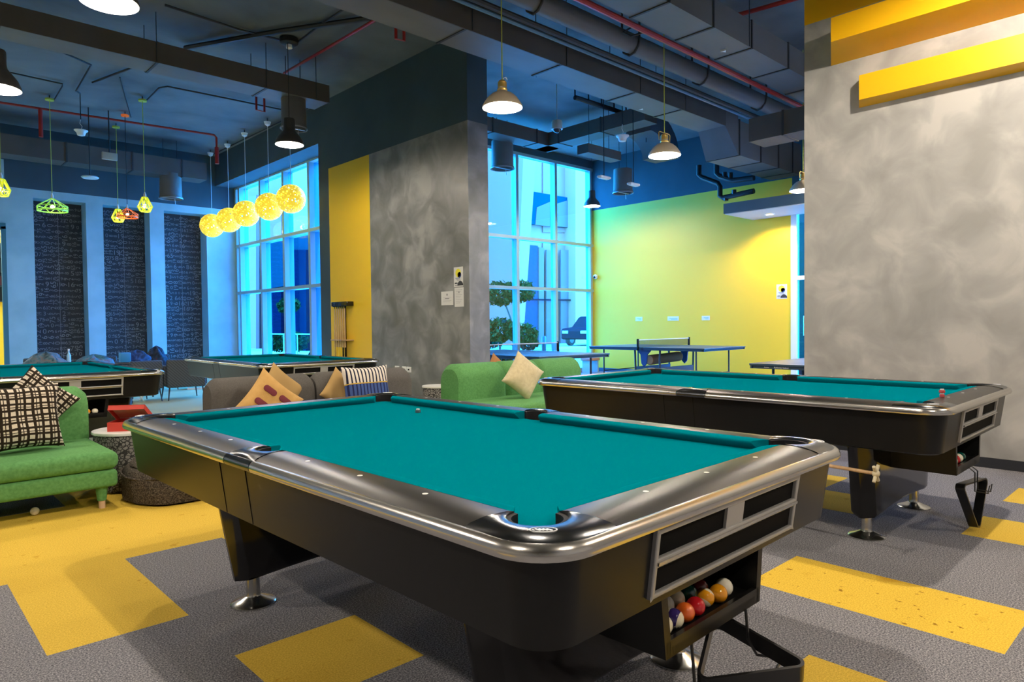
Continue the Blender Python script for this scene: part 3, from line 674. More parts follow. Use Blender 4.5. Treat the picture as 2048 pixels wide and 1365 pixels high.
# ---------------------------------------------------------------- triangle racks
def rack(loc, rot, label, side=.325, h=.055):
    t = thing('triangle_rack', label, 'ball rack', loc); t.rotation_euler = rot
    R = side/math.sqrt(3); rings = [[], [], [], []]
    def tri(r, cr):
        pts = []
        for k in range(3):
            a = PI/2+2*PI*k/3; c = (math.cos(a)*(r-cr*2), math.sin(a)*(r-cr*2))
            for i in range(7):
                b = a-PI/3+2*PI/3*i/6; pts.append((c[0]+cr*math.cos(b), c[1]+cr*math.sin(b)))
        return pts
    o_, i_ = tri(R+.012, .026), tri(R-.006, .018)
    mb = MB(); mb.loft([[(x, y, z) for x, y in q] for q, z in ((o_, 0), (o_, h), (i_, h), (i_, 0), (o_, 0))], cap=False)
    mb.build('frame', M['plastic'], t, angle=40); return t
# hung flat below the near ball box on wire hooks
rk = rack((1.83, .985, .245), (math.radians(12), math.radians(-4), math.radians(-38)), 'black triangular ball rack hanging under the near pool table ball box')
wire = thing('rack_hook', 'bent black wire hooks holding the triangle rack under the near ball box', 'hook', (0, 0, 0))
hk = MB(); hk.tube([at(T1, .17, -1.30, .39), at(T1, .17, -1.335, .385), at(T1, .165, -1.345, .30), at(T1, .19, -1.36, .25), at(T1, .25, -1.41, .235), at(T1, .05, -1.44, .205)], .0045, 6)
hk.build('wire', M['plastic'], wire)
hk = MB(); hk.tube([at(T1, -.13, -1.30, .39), at(T1, -.13, -1.33, .385), at(T1, -.13, -1.34, .27), at(T1, -.10, -1.37, .225), at(T1, .05, -1.44, .205)], .0045, 6)
hk.build('wire', M['plastic'], wire)
r2 = rack(at(T2, .09, -1.36, .20), (math.radians(-94), 0, math.radians(-9)), 'black triangular ball rack hanging upright below the right pool table', h=.05)
wire = thing('rack_hook', 'black wire hook holding the triangle rack on the right pool table', 'hook', (0, 0, 0))
for dx in (-.06, .0): MB().tube([at(T2, .09+dx, -1.33, .385), at(T2, .09+dx, -1.36, .36), at(T2, .09+dx, -1.36, .25), at(T2, .09+dx+.02, -1.42, .245), at(T2, .2+dx, -1.41, .27)], .004, 6).build('wire', M['plastic'], wire)
# chalks
def chalk(loc, col, label):
    t = thing('chalk_cube', label, 'chalk', loc, .4); MB().rbox((-.011, -.011, 0), (.011, .011, .016), .002).build('wrapper', mat(label[:8]+'_wrapper', col, .6), t)
    MB().lathe([(.0095, .016), (.0095, .022), (.006, .0205), (.001, .0195)], 14).build('chalk_face', mat(label[:8]+'_chalk', (.55, .6, .6), .9), t); return t
p = G(836, 826, .783); chalk((p.x, p.y, .783), (.05, .1, .12), 'blue-grey chalk cube lying on the teal cloth of the nearest table')
p = G(1884, 793, .826); c2 = chalk((p.x, p.y, .822), (.45, .06, .07), 'red-wrapped chalk cube on the near corner of the right table')
c3 = another(c2, (p.x, p.y, .8445), 1.1, 'red-wrapped chalk cube stacked on the other one, right table corner')
# mechanical bridges hanging below the tables
def bridge(a, b, label):
    t = thing('bridge_stick', label, 'cue bridge', (0, 0, 0)); A, B = Vector(a), Vector(b)
    MB().tube([A, B], .012, 10, r2=.009).build('stick', M['wood'], t)
    d = (B-A).normalized(); u = d.cross(Vector((0, 0, 1))).normalized(); h = MB()
    for s in (-1, 1): h.tube([B-u*.028*s+Vector((0, 0, .04)), B, B+u*.028*s+Vector((0, 0, -.04))], .009, 8)
    h.sphere(tuple(B), .02, 12); h.build('cross_head', mat('ivory_bridge_head', (.62, .55, .38), .45), t)
    return t
bh = PY(1752, 948, 1.26); bridge((bh.x+.05, 2.6, bh.z+.03), tuple(bh), 'wooden bridge stick with ivory cross head at the pedestal of the right pool table')
bridge((1.9, 8.9, .36), tuple(G(283, 797, .1)), 'bridge stick with pale cross head under the far left pool table')
# ================================================================== SOFAS
def cushion_roll(x0, x1, y0, y1, z0, z1, r=.17):
    """upright rounded back cushion, D-shaped section in y-z"""
    ys, ye = y0, y1; sec = []
    n = 8; rr = min(r, (y1-y0)/2)
    sec.append((ys, z0)); sec.append((ys, z1-rr))
    for i in range(1, n+1): a = PI-PI/2*i/n; sec.append((ys+rr+rr*math.cos(a), z1-rr+rr*math.sin(a)))
    for i in range(1, n+1): a = PI/2-PI/2*i/n; sec.append((ye-rr+rr*math.cos(a), z1-rr+rr*math.sin(a)))
    sec.append((ye, z0))
    cy, cz = (ys+ye)/2, (z0+z1)/2; rings = []
    for k in range(7):
        t = k/6; x = x0+.08*t; s = 1-.20*(1-math.sin(t*PI/2))
        rings.append([(x, cy+(y-cy)*s, z0+(z-z0)*(1-(1-s)*.7)) for y, z in sec])
    for k in range(7):
        t = 1-k/6; x = x1-.08*t; s = 1-.20*(1-math.sin(t*PI/2))
        rings.append([(x, cy+(y-cy)*s, z0+(z-z0)*(1-(1-s)*.7)) for y, z in sec])
    return MB().loft(rings)
def sofa(name, label, x0, x1, y0, y1, rolls, m, zs=(.15, .27, .40), back=(.80, .30), legm='wood_leg', legs=True, sock=True):
    t = thing(name, label, 'sofa', ((x0+x1)/2, (y0+y1)/2, 0)); ox, oy = t.location.x, t.location.y
    lx0, lx1, ly0, ly1 = x0-ox, x1-ox, y0-oy, y1-oy
    MB().rbox((lx0, ly0, zs[0]), (lx1, ly1, zs[1]), .03).build('base', m, t)
    MB().rbox((lx0-.005, ly0-.015, zs[1]), (lx1+.008, ly1, zs[2]), .055, 6).build('seat_cushion', m, t)
    for a, b in rolls: cushion_roll(a-ox, b-ox, ly1-back[1]-.02, ly1-.02, zs[2]-.01, back[0]).build('back_cushion', m, t)
    if legs:
        for sx in (lx0+.09, lx1-.09):
            for sy in (ly0+.07, ly1-.07):
                if sock: lg = MB().lathe([(.042, zs[0]+.01), (.036, zs[0]-.03), (.028, .055)], 16, (sx, sy, 0), cap=True).build('leg', m, t); 
                MB().lathe([(.022, .06), (.020, 0)], 14, (sx, sy, 0), cap=True).build('leg_tip' if sock else 'leg', M[legm], lg if sock else t)
    return t
S1 = sofa('sofa', 'green fabric sofa at the left edge, checked pillow on it', -1.15, 1.25, 5.33, 6.42, [(-1.1, -.35), (-.33, .42), (.50, 1.24)], M['green'])
S2 = sofa('sofa', 'green fabric sofa in the middle ground by the grey pillar', 4.50, 6.95, 5.20, 6.32, [(4.78, 5.50), (5.50, 6.09), (6.09, 6.86)], M['green'], back=(.80, .40))
S3 = sofa('sofa', 'dark grey sofa behind the nearest pool table, pillows on it', 2.12, 4.24, 5.30, 6.30, [(2.14, 3.10), (3.12, 4.22)], M['grey_fab'], back=(.80, .27), sock=False)
# ------------------------------------------------------------------ pillows
def pillow(loc, rot, w, h, d, m, label, name='throw_pillow', flange=.012, seed=1, parts=None):
    rnd = random.Random(seed); mb = MB(); n = 18; top = []; bot = []
    for j in range(n+1):
        for i in range(n+1):
            u, v = -1+2*i/n, -1+2*j/n
            px = u*(1-.10*(1-v*v)*abs(u)**3) ; pz = v*(1-.10*(1-u*u)*abs(v)**3)
            f = max(0, (1-u**4))**.55*max(0, (1-v**4))**.55
            wob = .10*math.sin(5*u+seed)*math.sin(4*v+2*seed)*f
            top.append((px*w/2, -d/2*f*(1+wob)-.001, pz*h/2)); bot.append((px*w/2, d/2*f*(1-wob)+.001, pz*h/2))
    k = (n+1)
    def faces(o, flip):
        out = []
        for j in range(n):
            for i in range(n):
                q = (o+j*k+i, o+j*k+i+1, o+(j+1)*k+i+1, o+(j+1)*k+i); out.append(q[::-1] if flip else q)
        return out
    mb.add(top+bot, faces(0, False)+faces(k*k, True))
    b = [i for i in range(n)]+[n+k*j for j in range(n)]+[k*n+n-i for i in range(n)]+[k*(n-j) for j in range(n)]
    base = len(top); mb.f += [(a, c, c+base, a+base) for a, c in zip(b, b[1:]+b[:1])]; mb.mi += [0]*len(b)
    t = thing(name, label, 'pillow', loc); t.rotation_euler = rot
    mb.build('cover', m, t, angle=180)
    return t
def checked():
    m = mat('black_white_checked_cloth', (.8, .8, .8), .9, 0, .1); b = m.node_tree.nodes['Principled BSDF']; co = coords(m)
    sp = N(m, 'ShaderNodeSeparateXYZ'); 
    nz = N(m, 'ShaderNodeTexNoise'); nz.inputs['Scale'].default_value = 7; L(m, co, nz.inputs['Vector'])
    ad = N(m, 'ShaderNodeMix', data_type='VECTOR'); ad.inputs[0].default_value = .022; L(m, co, ad.inputs[4]); L(m, nz.outputs['Color'], ad.inputs[5]); L(m, ad.outputs[1], sp.inputs[0])
    outs = []
    for ax, per, w, thin in (('X', .046, .36, .14), ('Z', .041, .36, .14)):
        mu = N(m, 'ShaderNodeMath', operation='DIVIDE'); mu.inputs[1].default_value = per; L(m, sp.outputs[ax], mu.inputs[0])
        fr = N(m, 'ShaderNodeMath', operation='FRACT'); L(m, mu.outputs[0], fr.inputs[0])
        lt = N(m, 'ShaderNodeMath', operation='LESS_THAN'); lt.inputs[1].default_value = w; L(m, fr.outputs[0], lt.inputs[0]); outs.append(lt.outputs[0])
        mu2 = N(m, 'ShaderNodeMath', operation='DIVIDE'); mu2.inputs[1].default_value = per*2; L(m, sp.outputs[ax], mu2.inputs[0])
        f2 = N(m, 'ShaderNodeMath', operation='FRACT'); L(m, mu2.outputs[0], f2.inputs[0])
        l2 = N(m, 'ShaderNodeMath', operation='COMPARE'); l2.inputs[1].default_value = .82; l2.inputs[2].default_value = .03; L(m, f2.outputs[0], l2.inputs[0]); outs.append(l2.outputs[0])
    cur = outs[0]
    for o in outs[1:]:
        mm = N(m, 'ShaderNodeMath', operation='MAXIMUM'); L(m, cur, mm.inputs[0]); L(m, o, mm.inputs[1]); cur = mm.outputs[0]
    r = ramp(m, [(0, (.62, .55, .45)), (1, (.025, .018, .012))], cur); L(m, r.outputs[0], b.inputs['Base Color']); return m
CHK = checked()
pillow((.77, 5.74, .64), (math.radians(-14), 0, math.radians(6)), .46, .46, .17, CHK, 'black and white checked pillow leaning on the left green sofa', seed=2)
pillow((.88, 5.98, .71), (math.radians(-12), math.radians(42), math.radians(-10)), .40, .40, .10, CHK, 'second checked pillow poking up behind the front one, left green sofa', seed=5)
tan = noisy('tan_cotton', [(.3, (.50, .29, .085)), (.7, (.60, .36, .12))], 12, .9, 4, .3, 120, bdist=.003)
purple = mat('plum_print', (.16, .022, .035), .85); tan2 = mat('olive_tan_cotton', (.42, .27, .10), .9)
pl = pillow((2.52, 5.74, .575), (math.radians(-14), math.radians(41), math.radians(-8)), .46, .46, .15, tan, 'mustard tan pillow with plum oval prints on the dark grey sofa', seed=3)
def pill(px, pz, w, h, parent, m, name, rot=0):
    mb = MB(); pts = rrect(-w/2, -h/2, w/2, h/2, min(w, h)/2-.002, None, 5); c, s = math.cos(rot), math.sin(rot)
    R = []
    for q, off in ((1, .0), (1, -.006), (.9, -.0075)):
        ring = []
        for a, b in pts:
            x, z = px+(a*c-b*s)*q, pz+(a*s+b*c)*q; u, v = x/.23, z/.23
            f = max(0, (1-min(1, abs(u))**4))**.55*max(0, (1-min(1, abs(v))**4))**.55; ring.append((x, -.075*f*1.04+off, z))
        R.append(ring)
    mb.loft(R); return mb.build(name, m, parent)
for (x, z) in ((-.085, .075), (.075, .085), (-.085, -.06), (.085, -.06)): pill(x, z, .125, .055, pl, purple, 'printed_oval', 0)
pillow((2.73, 6.00, .645), (math.radians(-8), math.radians(38), math.radians(5)), .40, .40, .11, tan2, 'plain olive tan pillow showing behind the plum-print pillow', seed=8)
pillow((3.34, 6.0, .615), (math.radians(-8), math.radians(40), math.radians(5)), .34, .34, .10, tan2, 'olive tan pillow peeking out left of the striped pillow', seed=9)
def striped():
    m = mat('striped_pillow_cloth', (.8, .8, .8), .9, 0, .1); b = m.node_tree.nodes['Principled BSDF']; co = coords(m); sp = N(m, 'ShaderNodeSeparateXYZ'); L(m, co, sp.inputs[0])
    mu = N(m, 'ShaderNodeMath', operation='DIVIDE'); mu.inputs[1].default_value = .036; L(m, sp.outputs['X'], mu.inputs[0])
    fr = N(m, 'ShaderNodeMath', operation='FRACT'); L(m, mu.outputs[0], fr.inputs[0])
    a = ramp(m, [(0, (.018, .022, .05)), (.38, (.68, .62, .55))], fr.outputs[0], 'CONSTANT'); c = ramp(m, [(0, (.018, .025, .09)), (.38, (.055, .10, .28))], fr.outputs[0], 'CONSTANT')
    r = ramp(m, [(0, (0, 0, 0)), (.5, (1, 1, 1))], sp.outputs['Z'], 'CONSTANT')
    g = N(m, 'ShaderNodeMath', operation='GREATER_THAN'); g.inputs[1].default_value = .04; L(m, sp.outputs['Z'], g.inputs[0])
    mx = N(m, 'ShaderNodeMix', data_type='RGBA'); L(m, g.outputs[0], mx.inputs[0]); L(m, c.outputs[0], mx.inputs[6]); L(m, a.outputs[0], mx.inputs[7])
    l = N(m, 'ShaderNodeMath', operation='COMPARE'); l.inputs[1].default_value = .04; l.inputs[2].default_value = .005; L(m, sp.outputs['Z'], l.inputs[0])
    m2 = N(m, 'ShaderNodeMix', data_type='RGBA'); L(m, l.outputs[0], m2.inputs[0]); L(m, mx.outputs[2], m2.inputs[6]); m2.inputs[7].default_value = (.55, .35, .05, 1)
    L(m, m2.outputs[2], b.inputs['Base Color']); return m
pillow((3.50, 5.76, .645), (math.radians(-14), 0, math.radians(-4)), .50, .44, .15, striped(), 'pillow with black and white stripes above and blue stripes below, on the grey sofa', seed=4)
pillow((5.44, 5.58, .65), (math.radians(-16), math.radians(38), math.radians(-20)), .42, .44, .16, M['cream'], 'cream pillow standing on its corner on the middle green sofa', seed=6)
tanp = pillow((5.98, 6.62, .60), (math.radians(-5), math.radians(35), 0), .40, .40, .11, mat('orange_brown_cotton', (.38, .17, .06), .9), 'orange-brown pillow peeking over the back of the middle green sofa', seed=7)
# a low grey bench behind the middle sofa carries the brown pillow
t = thing('bench', 'low grey upholstered bench hidden behind the middle green sofa', 'bench', (6.15, 6.68, 0))
MB().rbox((-.5, -.25, .12), (.5, .25, .40), .05).build('seat', M['grey_fab'], t)
for sx in (-.42, .42):
    for sy in (-.18, .18): MB().lathe([(.02, .13), (.016, 0)], 10, (sx, sy, 0), cap=True).build('leg', M['rod'], t)
# pouf
t = thing('pouf', 'dark grey wool pouf on the yellow carpet beside the nearest pool table', 'pouf', (1.66, 5.42, 0))
prof = [(.30, 0), (.345, .015), (.355, .10), (.36, .19), (.345, .235), (.325, .25), (.31, .252), (.315, .262), (.28, .30), (.18, .325), (.001, .335)]
mb = MB(); rings = []
for r, z in prof: rings.append([((r+.010*math.sin(5*a+z*9)+.006*math.sin(11*a+20*z))*math.cos(a), (r+.010*math.sin(5*a+z*9))*math.sin(a), z) for a in [2*PI*k/48 for k in range(48)]])
mb.loft(rings).build('cover', M['pouf'], t, angle=60)
MB().tube([(.365*math.cos(a), .365*math.sin(a), .205+.012*math.sin(3*a)) for a in [2*PI*k/40 for k in range(41)]], .008, 6, cap=False).build('piping', M['pouf'], t)
# drum side tables with printed cloth
def weave():
    m = mat('black_printed_weave', (.1, .1, .1), .8); b = m.node_tree.nodes['Principled BSDF']; co = coords(m, (1, 1, 1.0))
    v = N(m, 'ShaderNodeTexVoronoi'); v.feature = 'DISTANCE_TO_EDGE'; v.inputs['Scale'].default_value = 42; L(m, co, v.inputs['Vector'])
    r = ramp(m, [(0, (.025, .024, .024)), (.10, (.22, .21, .20))], v.outputs['Distance'], 'CONSTANT'); L(m, r.outputs[0], b.inputs['Base Color']); return m
W = weave()
def drum_table(loc, r, h, label, dark=False):
    t = thing('drum_table', label, 'side table', loc)
    MB().lathe([(r*.93, 0), (r*.98, .01), (r, h-.03), (r*.97, h-.02), (.001, h-.02)], 32, cap=True).build('woven_drum', W, t)
    MB().lathe([(.001, h-.02), (r*1.04, h-.02), (r*1.05, h-.01), (r*1.04, h), (.001, h)], 32, cap=True).build('table_top', M['white_plastic'], t); return t
drum_table((1.50, 5.98, 0), .26, .455, 'low woven drum table with the red box on it, by the left green sofa')
drum_table((5.32, 7.02, 0), .20, .47, 'small woven drum table with pale top at the foot of the grey pillar')
# red open box
t = thing('takeaway_box', 'open red cardboard box with flap raised, on the woven drum table', 'box', (1.50, 5.97, .455), math.radians(-32))
rd = mat('red_cardboard', (.55, .045, .028), .55); kr = mat('kraft_cardboard', (.48, .33, .22), .8)
b = MB(); a_, h_ = .13, .07
b.loft([[(-a_, -a_, 0), (a_, -a_, 0), (a_, a_, 0), (-a_, a_, 0)], [(-a_, -a_, h_), (a_, -a_, h_), (a_, a_, h_), (-a_, a_, h_)], [(-a_+.004, -a_+.004, h_), (a_-.004, -a_+.004, h_), (a_-.004, a_-.004, h_), (-a_+.004, a_-.004, h_)], [(-a_+.004, -a_+.004, .004), (a_-.004, -a_+.004, .004), (a_-.004, a_-.004, .004), (-a_+.004, a_-.004, .004)]], cap=True)
b.build('tray', rd, t, smooth=False)
b = MB(); b.box((-a_, -2*a_, .0), (a_, 0, .004)).box((-a_, -2*a_, -.035), (-a_+.003, 0, .004)).box((a_-.003, -2*a_, -.035), (a_, 0, .004)).box((-a_, -2*a_, -.035), (a_, -2*a_+.003, .004))
lid = b.build('lid', rd, t, smooth=False); lid.location = (0, a_, h_+.004); lid.rotation_euler = (math.radians(-28), 0, 0)
k_ = MB().box((-a_+.005, -2*a_+.005, -.003), (a_-.005, -.002, -.0005)).build('lid_lining', kr, lid, smooth=False)
# ================================================================== BACK LEFT SEATING
quilt = mat('dark_quilted_fabric', (.045, .055, .065), .85); b = quilt.node_tree.nodes['Principled BSDF']
co = coords(quilt, (1, 1, 1), rot=(0, math.radians(45), 0)); wv = N(quilt, 'ShaderNodeTexWave'); wv.inputs['Scale'].default_value = 9; L(quilt, co, wv.inputs['Vector'])
r = ramp(quilt, [(.0, (.018, .024, .032)), (.3, (.06, .072, .085))], wv.outputs['Fac']); L(quilt, r.outputs[0], b.inputs['Base Color'])
def armchair(label, loc, rz, w=.72):
    t = thing('armchair', label, 'armchair', loc, rz, 'quilted armchairs in the far left seating area')
    MB().rbox((-w/2, -.32, .22), (w/2, -.24, .70), .03).build('backrest', quilt, t)
    MB().rbox((-w/2, -.25, .22), (w/2, .32, .42), .04).build('seat', quilt, t)
    for s in (-1, 1): MB().rbox((s*w/2-.04, -.25, .25), (s*w/2+.04, .30, .60), .03).build('arm', quilt, t)
    for sx in (-1, 1):
        for sy in (-1, 1): MB().tube([(sx*(w/2-.05), sy*.26, .24), (sx*(w/2-.02), sy*.29, 0)], .014, 8, r2=.009).build('leg', M['skirting'], t)
    return t
armchair('quilted armchair just beyond the right end of the far left pool table', (3.34, 12.75, 0), math.radians(8), .52)
a2 = armchair('wide quilted armchair with its back turned, between the two background pool tables', (4.02, 12.70, 0), math.radians(-6), .62)
armchair('quilted armchair further back against the far wallpapered wall, bag on it', (3.30, 15.2, 0), PI*.95, .6)
armchair('quilted armchair at the far wall under the first wallpaper strip', (2.45, 15.3, 0), PI*1.05, .6)
# low table and things around it
t = thing('coffee_table', 'low dark coffee table among the quilted armchairs', 'table', (3.3, 13.7, 0))
MB().rbox((-.5, -.3, .60), (.5, .3, .64), .01).build('table_top', M['skirting'], t)
for sx in (-1, 1):
    for sy in (-1, 1): MB().tube([(sx*.42, sy*.24, .60), (sx*.44, sy*.26, 0)], .016).build('leg', M['rod'], t)
bx = MB().rbox((-.08, -.08, 0), (.08, .08, .17), .008).build('tissue_box', mat('bright_blue_card', (.02, .28, .62), .5)); bx.location = tuple(PY(250, 729, 13.6))[:2]+(.64,); tag(bx, 'bright blue box on the far coffee table, left of the armchair backs', 'box')
def clothes(loc, sx, sy, sz, label, cols, name='jacket', seed=1):
    rnd = random.Random(seed); m = noisy(name+'_cloth_%d' % seed, cols, 9, .85, 4, .4, 30, distort=1.5, bdist=.01); rings = []
    for j in range(9):
        v = j/8; ring = []
        for i in range(28):
            a = 2*PI*i/28; r = math.sqrt(max(0, 1-v**2.2))*(1+.14*math.sin(3*a+seed+4*v)+.08*math.sin(7*a+9*v))+.02
            ring.append((sx*r*math.cos(a), sy*r*math.sin(a), sz*v*(1+.12*math.sin(5*a+seed))))
        rings.append(ring)
    o = MB().loft(rings).build(name, m, angle=60); o.location = loc; tag(o, label, name.replace('_', ' ')); return o
t = thing('coffee_table', 'low dark table heaped with clothes behind the far left pool table', 'table', (2.38, 12.5, 0))
MB().rbox((-.62, -.4, .58), (.62, .4, .62), .01).build('table_top', M['skirting'], t)
for sx in (-1, 1):
    for sy in (-1, 1): MB().tube([(sx*.5, sy*.32, .59), (sx*.52, sy*.34, 0)], .016).build('leg', M['rod'], t)
clothes((1.98, 12.45, .62), .28, .25, .26, 'crumpled grey and blue jacket heap at the left end of the far table', [(.35, (.02, .06, .09)), (.5, (.10, .20, .26)), (.65, (.20, .17, .18))], 'jacket', 2)
clothes((2.62, 12.45, .62), .29, .24, .20, 'flatter blue-striped cloth heap right of the other jacket', [(.35, (.02, .08, .14)), (.5, (.05, .22, .32)), (.65, (.16, .10, .14))], 'jacket', 5)
t = thing('bottle', 'small pale bottle standing behind the jacket heap', 'bottle', (2.32, 12.7, .62)); MB().lathe([(.03, 0), (.03, .20), (.012, .25), (.012, .28)], 14, cap=True).build('glass_body', mat('pale_blue_bottle', (.3, .6, .8), .2), t); MB().lathe([(.014, .28), (.014, .305)], 10, cap=True).build('cap', M['white_plastic'], t)
clothes((3.60, 13.85, .64), .20, .14, .19, 'dark blue bag slumped on the far coffee table', [(.35, (.01, .02, .05)), (.6, (.03, .07, .16))], 'bag', 7)
clothes((4.2, 14.82, .425), .22, .16, .42, 'dark backpack with red patch on the far seats', [(.4, (.01, .012, .02)), (.62, (.02, .04, .08)), (.7, (.12, .02, .02))], 'backpack', 9)
a5 = armchair('quilted armchair carrying the dark backpack near the pale wall', (4.2, 14.9, 0), PI, .7)
# white wire rack by the pale wall
t = thing('wire_rack', 'low white wire rack glimpsed left of the dark grey sofa', 'rack', (5.15, 14.3, 0), -.2)
wr = MB()
for k in range(11): wr.tube([(-.5+.1*k, 0, .0), (-.5+.1*k, 0, .5)], .008, 5)
wr.build('bars', M['white_plastic'], t)
for z in (.02, .5): MB().box((-.52, -.02, z-.02), (.52, .02, z+.01)).build('rail', M['white_plastic'], t, smooth=False)
MB().box((-.5, .02, .05), (.5, .3, .22)).build('shelf_bin', mat('pale_cyan_bin', (.3, .7, .8), .5), t, smooth=False)
# ================================================================== CUE RACK AND WALL PAPERS
p = PX(680, 700, 6.2)
t = thing('cue_rack', 'black wall cue rack on the yellow pillar strip', 'cue rack', (6.31, 11.06, 0))
MB().rbox((-.14, -.29, 1.60), (-.0, .27, 1.68), .01).build('top_holder', M['black_gloss'], t)
MB().rbox((-.16, -.28, .98), (-.0, .28, 1.0), .005).build('mid_shelf', M['wood'], t)
MB().rbox((-.16, -.28, .10), (-.0, .28, .14), .005).build('base_shelf', M['black_gloss'], t)
MB().box((-.012, -.02, .14), (0, .02, 1.6)).build('spine', M['black_gloss'], t, smooth=False)
for k in range(6):
    y = 11.06+.20-.072*k; c = thing('cue', 'wooden pool cue standing in the rack on the yellow strip, %s' % ['leftmost', 'second from the left', 'third from the left', 'third from the right', 'second from the right', 'rightmost'][k], 'cue', (6.20, y, .14), 0, 'cues in the wall rack')
    MB().tube([(0, 0, .0), (0, 0, .72)], .0145, 10, r2=.012).build('butt', M['black_gloss'] if k > 3 else M['brass'] if k == 0 else M['yellow_wall'], c)
    MB().tube([(0, 0, .72), (0, 0, 1.42)], .0145, 10, r2=.010).build('shaft', M['wood'], c); MB().tube([(0, 0, 1.42), (0, 0, 1.455)], .007, 8).build('tip', M['black_gloss'], c)
    MB().lathe([(.03, 1.45), (.034, 1.47), (.034, 1.50), (.03, 1.52)], 12, cap=True).build('clip', M['black_gloss'], c)
paper = mat('white_paper', (.62, .62, .60), .7); inkm = mat('dark_print', (.03, .03, .035), .7); yel = mat('yellow_print', (.75, .68, .03), .6); navy = mat('navy_print', (.02, .06, .20), .6); greyi = mat('grey_print', (.25, .25, .26), .7)
def poster_on_x(xw, y0, y1, z0, z1, label, kind):
    """y0 is the left edge seen from the room (larger y)"""
    t = thing('notice', label, 'notice', (xw, (y0+y1)/2, (z0+z1)/2)); w = abs(y0-y1); h = z1-z0
    MB().box((-.004, -w/2, -h/2), (0, w/2, h/2)).build('sheet', paper, t, smooth=False); e = -.0045
    def disc(u, v, r, m, n=20, a0=0, a1=2*PI, name='print'):
        q = [(e, -(u+r*math.cos(a0+(a1-a0)*i/n))*w, (v)*h+r*w*math.sin(a0+(a1-a0)*i/n)) for i in range(n+1)]
        q2 = [(e-.0006, y, z) for _, y, z in q]; MB().loft([q, q2]).build(name, m, t, smooth=False)
    def bar(u0, u1, v0, v1, m): MB().box((e-.0006, -u1*w, v0*h), (e, -u0*w, v1*h)).build('print', m, t, smooth=False)
    if kind == 'flyer':
        disc(-.02, .20, .30, yel); disc(.12, .10, .20, navy); disc(.18, .13, .07, paper); disc(.20, -.44, .32, inkm, 14, 0, PI)
        for i, v in enumerate((-.06, -.12, -.18)): bar(-.32+.08*i, .18+.05*i, v-.018, v+.008, navy if i == 0 else greyi)
        bar(-.40, -.10, -.34, -.28, inkm); bar(-.38, -.14, -.44, -.41, greyi)
    else:
        disc(.0, .26, .06 if w > .2 else .05, greyi)
        for i in range(9 if kind == 'list' else 5):
            v = .38-.085*i if kind == 'list' else .06-.08*i
            if kind == 'list' or i != 1: bar(-.36, .36-.12*(i % 3), v-.006, v+.006, greyi)
            else: bar(-.18, .18, v-.015, v+.015, inkm)
    return t
poster_on_x(XP, 7.91, 7.70, 1.80, 2.09, 'white flyer with yellow and navy roundel on the grey pillar', 'flyer')
poster_on_x(XP, 7.90, 7.69, 1.51, 1.79, 'narrow white rules sheet below the flyer on the grey pillar', 'list')
poster_on_x(XP, 8.22, 7.935, 1.54, 1.745, 'landscape white notice left of the rules sheet on the grey pillar', 'note')
poster_on_x(XE, 6.57, 6.345, 1.71, 2.01, 'white flyer with navy print on the yellow wall beside the door', 'flyer')
for y, w, lb in ((10.06, .20, 'left of three small white signs on the yellow wall'), (9.08, .30, 'middle, widest of three small white signs on the yellow wall'), (8.22, .20, 'right of three small white signs on the yellow wall')):
    t = thing('wall_sign', lb, 'sign', (XE, y, 1.335)); MB().box((-.006, -w/2, -.05), (0, w/2, .05)).build('plate', M['white_plastic'], t, smooth=False)
    MB().box((-.0068, -w/2+.03, .0), (-.006, w/2-.05, .012)).box((-.0068, -w/2+.03, -.025), (-.006, w/2-.09, -.015)).build('print', mat('blue_print_%d' % int(y), (.15, .4, .55), .6), t, smooth=False)
for y0, y1, lb in ((9.50, 9.35, 'single white wall socket at left low on the grey pillar'), (9.28, 9.16, 'white wall socket in the middle low on the grey pillar'), (9.15, 9.03, 'white wall socket at right low on the grey pillar')):
    t = thing('wall_socket', lb, 'socket', (XP, (y0+y1)/2, .535)); MB().rbox((-.012, -.06, -.045), (0, .06, .045), .004).build('plate', M['white_plastic'], t)
    MB().box((-.0135, -.02, -.012), (-.012, .02, .012)).build('switch', M['liner'], t, smooth=False)
t = thing('security_camera', 'small white wall camera at the left end of the yellow wall', 'camera', tuple(PX(1194, 554, XE)))
MB().sphere((-.06, 0, 0), .06, 14).build('housing', M['white_plastic'], t); MB().sphere((-.10, 0, -.01), .035, 12).build('lens', M['black_gloss'], t); MB().tube([(0, 0, 0), (-.06, 0, 0)], .03, 10).build('mount', M['white_plastic'], t)
